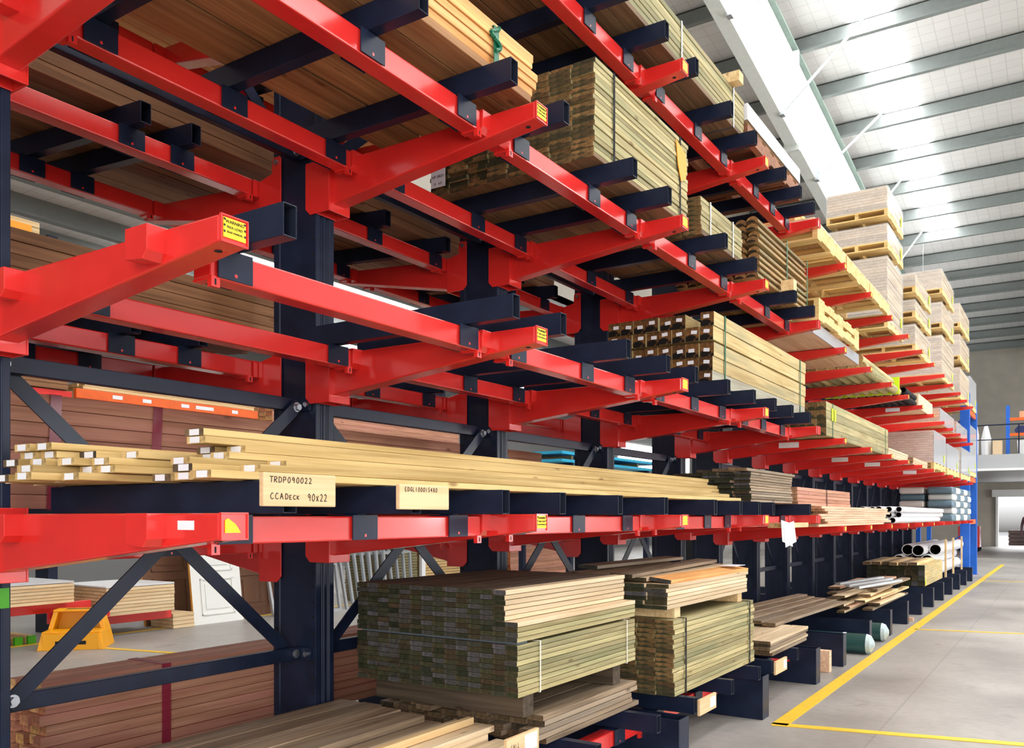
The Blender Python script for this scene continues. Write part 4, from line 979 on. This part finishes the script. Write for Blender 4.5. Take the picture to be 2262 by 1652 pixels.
wrapped(-10.6,-9.6,2.6,5.5,2.91,3.2,'dark sheet load on the second rack row behind the left column',5,film=False,sheet=W_BROWN)
wrapped(-10.6,-9.62,3.4,5.3,4.31,4.55,'brown timber load high behind the left column',4,film=False,sheet=W_RED)
wrapped(-10.5,-9.64,3.4,5.2,4.555,4.74,'upper brown timber load with orange tag high behind the left column',3,film=False,sheet=W_FRESH)
o=MB().box(0,.004,0,.24,0,.1).build('orange_tag_sheet',[ORTAG],None,(-9.63,4.85,4.58)); tag(o,'orange tag stuck on the high brown load at far left','tag')
for k in range(2):
    o=MB().box(-1.2,0,0,4.2,0,.05).build('cyan_sheet_stack',[CYAN],None,(-7.4,13.0,2.42+.14*k)); tag(o,['lower cyan sheet stack beyond the rack, seen over loose boards','upper cyan sheet stack beyond the rack, seen over loose boards'][k],'sheet stack')
for k,y in enumerate((13.4,16.7)):
    o=MB().box(-1.15,-1.05,0,.1,0,2.34).box(-.15,-.05,0,.1,0,2.34).box(-1.15,-.05,0,.1,2.34,2.42).build('trestle',[NAVY],None,(-7.4,y,0)); tag(o,['dark trestle under near end of cyan sheets','dark trestle under far end of cyan sheets'][k],'trestle')
for k in range(3):
    o=MB().box(-1.0,-.1,0,.08,0,.088).build('timber_bearer',[W_FRESH],None,(-7.45,13.6+1.4*k,2.471)); tag(o,'bearer between the two cyan sheet stacks','bearer','bearers between cyan sheets')
# sheet stacks on the low beams
wrapped(-10.7,-9.68,3.9,5.62,.475,.70,'pale panel stack on low red beam at left behind rack',6,film=False,sheet=W_PLY)
o=MB().box(-1.0,0,0,1.7,0,.02).build('cover_sheet',[plain('grey_sheet',(.55,.55,.56),.5)],None,(-9.69,3.91,.703)); tag(o,'grey cover sheet on left pale panel stack','sheet')
wrapped(-10.7,-9.68,6.0,6.95,.265,.60,'pale panel stack right of the yellow step stool',8,film=False,sheet=W_PLY)
o=MB().box(-1.0,0,0,.94,0,.02).build('cover_sheet',[plain('white_sheet',(.7,.7,.7),.5)],None,(-9.69,6.0,.603)); tag(o,'white cover sheet on the panel stack behind the step stool','sheet')
wrapped(-10.3,-9.8,7.0,7.34,.003,.2,'low board stack on floor left of the white door',4,film=False,sheet=W_PLY)
for k in range(3):
    o=MB().box(-.9,0,0,.09,0,.09).build('timber_offcut',[W_FRESH],None,(-10.0-.02*k,4.95+.16*k,0.002)); tag(o,'green tipped timber length on floor under left panel stack','offcut','timber lengths on floor'); 
    e=MB().box(-.04,.001,-.001,.091,-.001,.091).build('green_tip',[GRTAG],o)
# yellow two step stool
st=thing('step_stool','bright yellow plastic two step stool on the floor behind the rack','step stool',(-9.40,5.48,0),None,.80)
def frus(mb,hx0,hy0,z0,hx1,hy1,z1,oy=0,m=0): mb.hexa([(-hx0,-hy0+oy,z0),(hx0,-hy0+oy,z0),(hx0,hy0+oy,z0),(-hx0,hy0+oy,z0),(-hx1,-hy1+oy,z1),(hx1,-hy1+oy,z1),(hx1,hy1+oy,z1),(-hx1,hy1+oy,z1)],m); return mb
b=MB()
for sx in (-1,1):
    b.hexa([(sx*.24-.02,-.25,0),(sx*.24+.02,-.25,0),(sx*.24+.02,.22,0),(sx*.24-.02,.22,0),(sx*.21-.02,-.21,.2),(sx*.21+.02,-.21,.2),(sx*.21+.02,.19,.2),(sx*.21-.02,.19,.2)])
    b.hexa([(sx*.21-.02,-.02,.2),(sx*.21+.02,-.02,.2),(sx*.21+.02,.19,.2),(sx*.21-.02,.19,.2),(sx*.17-.02,.0,.40),(sx*.17+.02,.0,.40),(sx*.17+.02,.16,.40),(sx*.17-.02,.16,.40)])
b.build('side_wall',STOOLY,st,bevel=.006)
MB().box(-.22,.22,-.22,-.01,.18,.205).build('lower_step',STOOLY,st,bevel=.006)
MB().box(-.19,.19,-.01,.18,.395,.42).build('upper_step',STOOLY,st,bevel=.006)
b=MB(); b.box(-.22,.22,-.24,-.215,.0,.18).box(-.19,.19,.15,.18,.0,.40); b.build('riser',STOOLY,st,bevel=.004)
b=MB(); b.box(-.1,.1,.02,.03,.42,.422).box(-.1,.1,.06,.07,.42,.422).box(-.1,.1,.10,.11,.42,.422).box(-.12,.12,-.242,-.24,.06,.1); b.build('grip_slots',BLACK,st)
for c_ in st.children:
    for v in (c_.data.vertices): v.co.x*=1.3; v.co.y*=1.15
# leaning doors
def door(x,y,label,mat,tilt,h=2.04,w=.82,z=.0,side=0):
    t=thing('panel_door',label,'door',(x,y,z)); t.rotation_euler=(0,-tilt,0)
    MB().box(-.036,0,0,w,0,h).build('door_leaf',mat,t)
    for k,(a,c) in enumerate(((.12,.62),(.72,1.15),(1.25,1.9))):
        b=MB(); f=.022
        b.box(0,.014,.14,w-.14,a,a+f).box(0,.014,.14,w-.14,c-f,c).box(0,.014,.14,.14+f,a,c).box(0,.014,w-.14-f,w-.14,a,c).box(0,.010,.14+.07,w-.21,a+.08,c-.08)
        b.build('raised_panel',mat,t)
    MB().box(-.036,0.0005,-.004,0,0,h).build('orange_edge',[plain('raw_edge_%d'%int(y*100),(.75,.36,.06),.6)],t)
    return t
door(-9.87,7.38,'white panelled door leaning upright behind the rack braces',DOORW,.13)
BRD=plain('brown_door',(.16,.07,.035),.45)
door(-10.35,6.98,'brown door leaning left of and behind the white door',BRD,.13)
door(-10.15,8.25,'brown door leaning right of and behind the white door',BRD,.13)
# aluminium frames
random.seed(5)
def frame(x,y,w,h,label,group,tilt,mat=STEELG):
    t=thing('window_frame',label,'frame',(x,y,0),group); t.rotation_euler=(0,-tilt,.06)
    s=.045
    b=MB(); b.box(-.04,0,0,s,0,h).box(-.04,0,w-s,w,0,h).box(-.04,0,s,w-s,0,s).box(-.04,0,s,w-s,h-s,h).box(-.04,0,s,w-s,h*.45,h*.45+s); b.build('frame_bars',mat,t)
    return t
for i in range(5): frame(-9.75+.07*i,8.65+.16*i,.5,1.6,'grey aluminium frame leaning in the row left of the broad column','leaning frames left of column',.22-.02*i)
for i in range(7): frame(-9.55+.05*i,9.95+.10*i,.75,1.9,'grey aluminium frame leaning in the group right of the broad column','leaning frames right of column',.2-.02*i)
frame(-8.9,10.6,.95,1.9,'white framed screen leaning against striped cladding stacks','','.0' and .12,WSHEET) if False else None
def stripes(x0,x1,y0,y1,z0,z1,label,n,mat):
    t=thing('cladding_stack',label,'cladding stack',(x1,y0,z0)); h=(z1-z0)/n
    me=MB().box(-(x1-x0),0,0,y1-y0,.002,h-.006).mesh('cladding_layer',[mat])
    for k in range(n): link('cladding_layer',me,t,(random.uniform(-.01,.01),0,k*h))
    return t
stripes(-10.6,-9.6,11.0,11.75,.005,1.25,'dark olive ribbed cladding stack behind the rack',26,plain('olive_cladding',(.2,.17,.08),.6))
stripes(-10.6,-9.6,11.9,13.3,.005,1.3,'golden ribbed cladding stack behind the rack',26,plain('gold_cladding',(.62,.42,.18),.6))
stripes(-10.6,-9.6,13.5,14.6,.005,1.05,'pinkish board stack behind the rack right of golden cladding',14,W_PINK)
for k,y in enumerate((11.78,13.33)):
    o=MB().box(0,.06,0,.1,0,1.5).build('white_post',[WSHEET],None,(-9.58,y,0)); tag(o,['white post left of the golden cladding','white post right of golden cladding'][k],'post')
pack('brick red stacked timber ends between middle columns behind the rack',-11.2,-9.9,15.2,17.6,.005,1.05,13,14,W_RED,endgrain('end_brick',[(.42,.12,.03),(.5,.18,.06),(.3,.08,.03)]),maxp=100)
# yellow forklift beyond
t=thing('forklift','yellow forklift body glimpsed between the middle columns','forklift',(-7.6,19.5,0),None,.3)
MB().prism([(-.6,.15),(.6,.15),(.62,.6),(.5,1.0),(-.2,1.0),(-.6,.8)],'x',-.5,.5).build('body',STOOLY,t,bevel=.05)
MB().box(-.35,.35,-.68,-.6,.05,2.0).build('mast',BLKS,t)
for sx in(-.5,.42):
    for yy_ in (-.4,.4): MB().cyl((sx,yy_,.2),(sx+.08,yy_,.2),.2,16).build('wheel',BLKS,t)
MB().box(-.45,.45,-.3,.5,1.9,1.95).build('roof_guard',BLKS,t)
b=MB()
for sx in(-.43,.4): b.box(sx,sx+.04,-.3,-.26,.9,1.9).box(sx,sx+.04,.45,.49,.9,1.9)
b.build('guard_posts',BLKS,t)
struct('window_10',MB().box(-17.99,-17.97,37,46,3.9,5.0),SKYL)
# green tag and strap on left column
o=MB().box(0,.003,0,.098,0,.07).build('green_tag',[GRTAG],None,(-3.1095,1.468,1.15)); tag(o,'bright green tag on the left edge column','tag')

# ------------------------------------------------------------------ light, camera
w=bpy.data.worlds.new('world'); C.world=w; w.use_nodes=True
wn=w.node_tree.nodes; wl=w.node_tree.links; bg=wn['Background']
tc=wn.new('ShaderNodeTexCoord'); sp=wn.new('ShaderNodeSeparateXYZ'); wr=wn.new('ShaderNodeValToRGB')
wl.new(tc.outputs['Generated'],sp.inputs[0]); mp_=wn.new('ShaderNodeMapRange'); mp_.inputs['From Min'].default_value=-1; wl.new(sp.outputs['Z'],mp_.inputs['Value'])
wl.new(mp_.outputs['Result'],wr.inputs['Fac']); e=wr.color_ramp.elements; e[0].position=.49; e[0].color=(.16,.15,.14,1); e[1].position=.51; e[1].color=(2.3,2.3,2.3,1); e_=e.new(.62); e_.color=(1.4,1.42,1.46,1)
wl.new(wr.outputs['Color'],bg.inputs['Color']); bg.inputs['Strength'].default_value=.42
def area(name,loc,rot,sx,sy,e,col=(1,1,1)):
    l=bpy.data.lights.new(name,'AREA'); l.shape='RECTANGLE'; l.size=sx; l.size_y=sy; l.energy=e; l.color=col
    o=bpy.data.objects.new(name,l); COL.objects.link(o); o.location=loc; o.rotation_euler=rot; return o
# daylight from the open roller doors behind and right of the camera
area('daylight_front_door',(3.5,-5.0,2.4),(math.radians(84),0,math.radians(30)),4.5,3.8,430,(1,.98,.95))
# roller doors along the right hand wall
area('daylight_side_door',(16.5,13.4,2.75),(math.radians(90),0,math.radians(90)),3.0,3.0,480)
area('daylight_side_door',(16.5,30,2.75),(math.radians(90),0,math.radians(90)),8,3.0,1200)
area('roof_fill',(22,20,.03),(math.radians(180),0,0),9,40,6500,(1,.98,.95))  # added lamp facing up, brightens the roof from outside
area('daylight_far_door',(0,57,7),(0,0,0),14,14,5000)
f=1902.0; th=math.atan(1234/f)
cam=bpy.data.cameras.new('camera'); co=bpy.data.objects.new('camera',cam); COL.objects.link(co)
co.location=(0,0,1.47); co.rotation_euler=(math.pi/2,0,th)
cam.sensor_fit='HORIZONTAL'; cam.sensor_width=36; cam.lens=36*f/2262
cam.shift_y=(1140-826)/2262; cam.clip_start=.02; cam.clip_end=300
C.camera=co
C.view_settings.view_transform='Standard'; C.view_settings.look='None'; C.view_settings.gamma=1; C.view_settings.use_curve_mapping=False
C.view_settings.exposure=.42
try: C.cycles.use_denoising=True; C.cycles.max_bounces=6
except Exception: pass
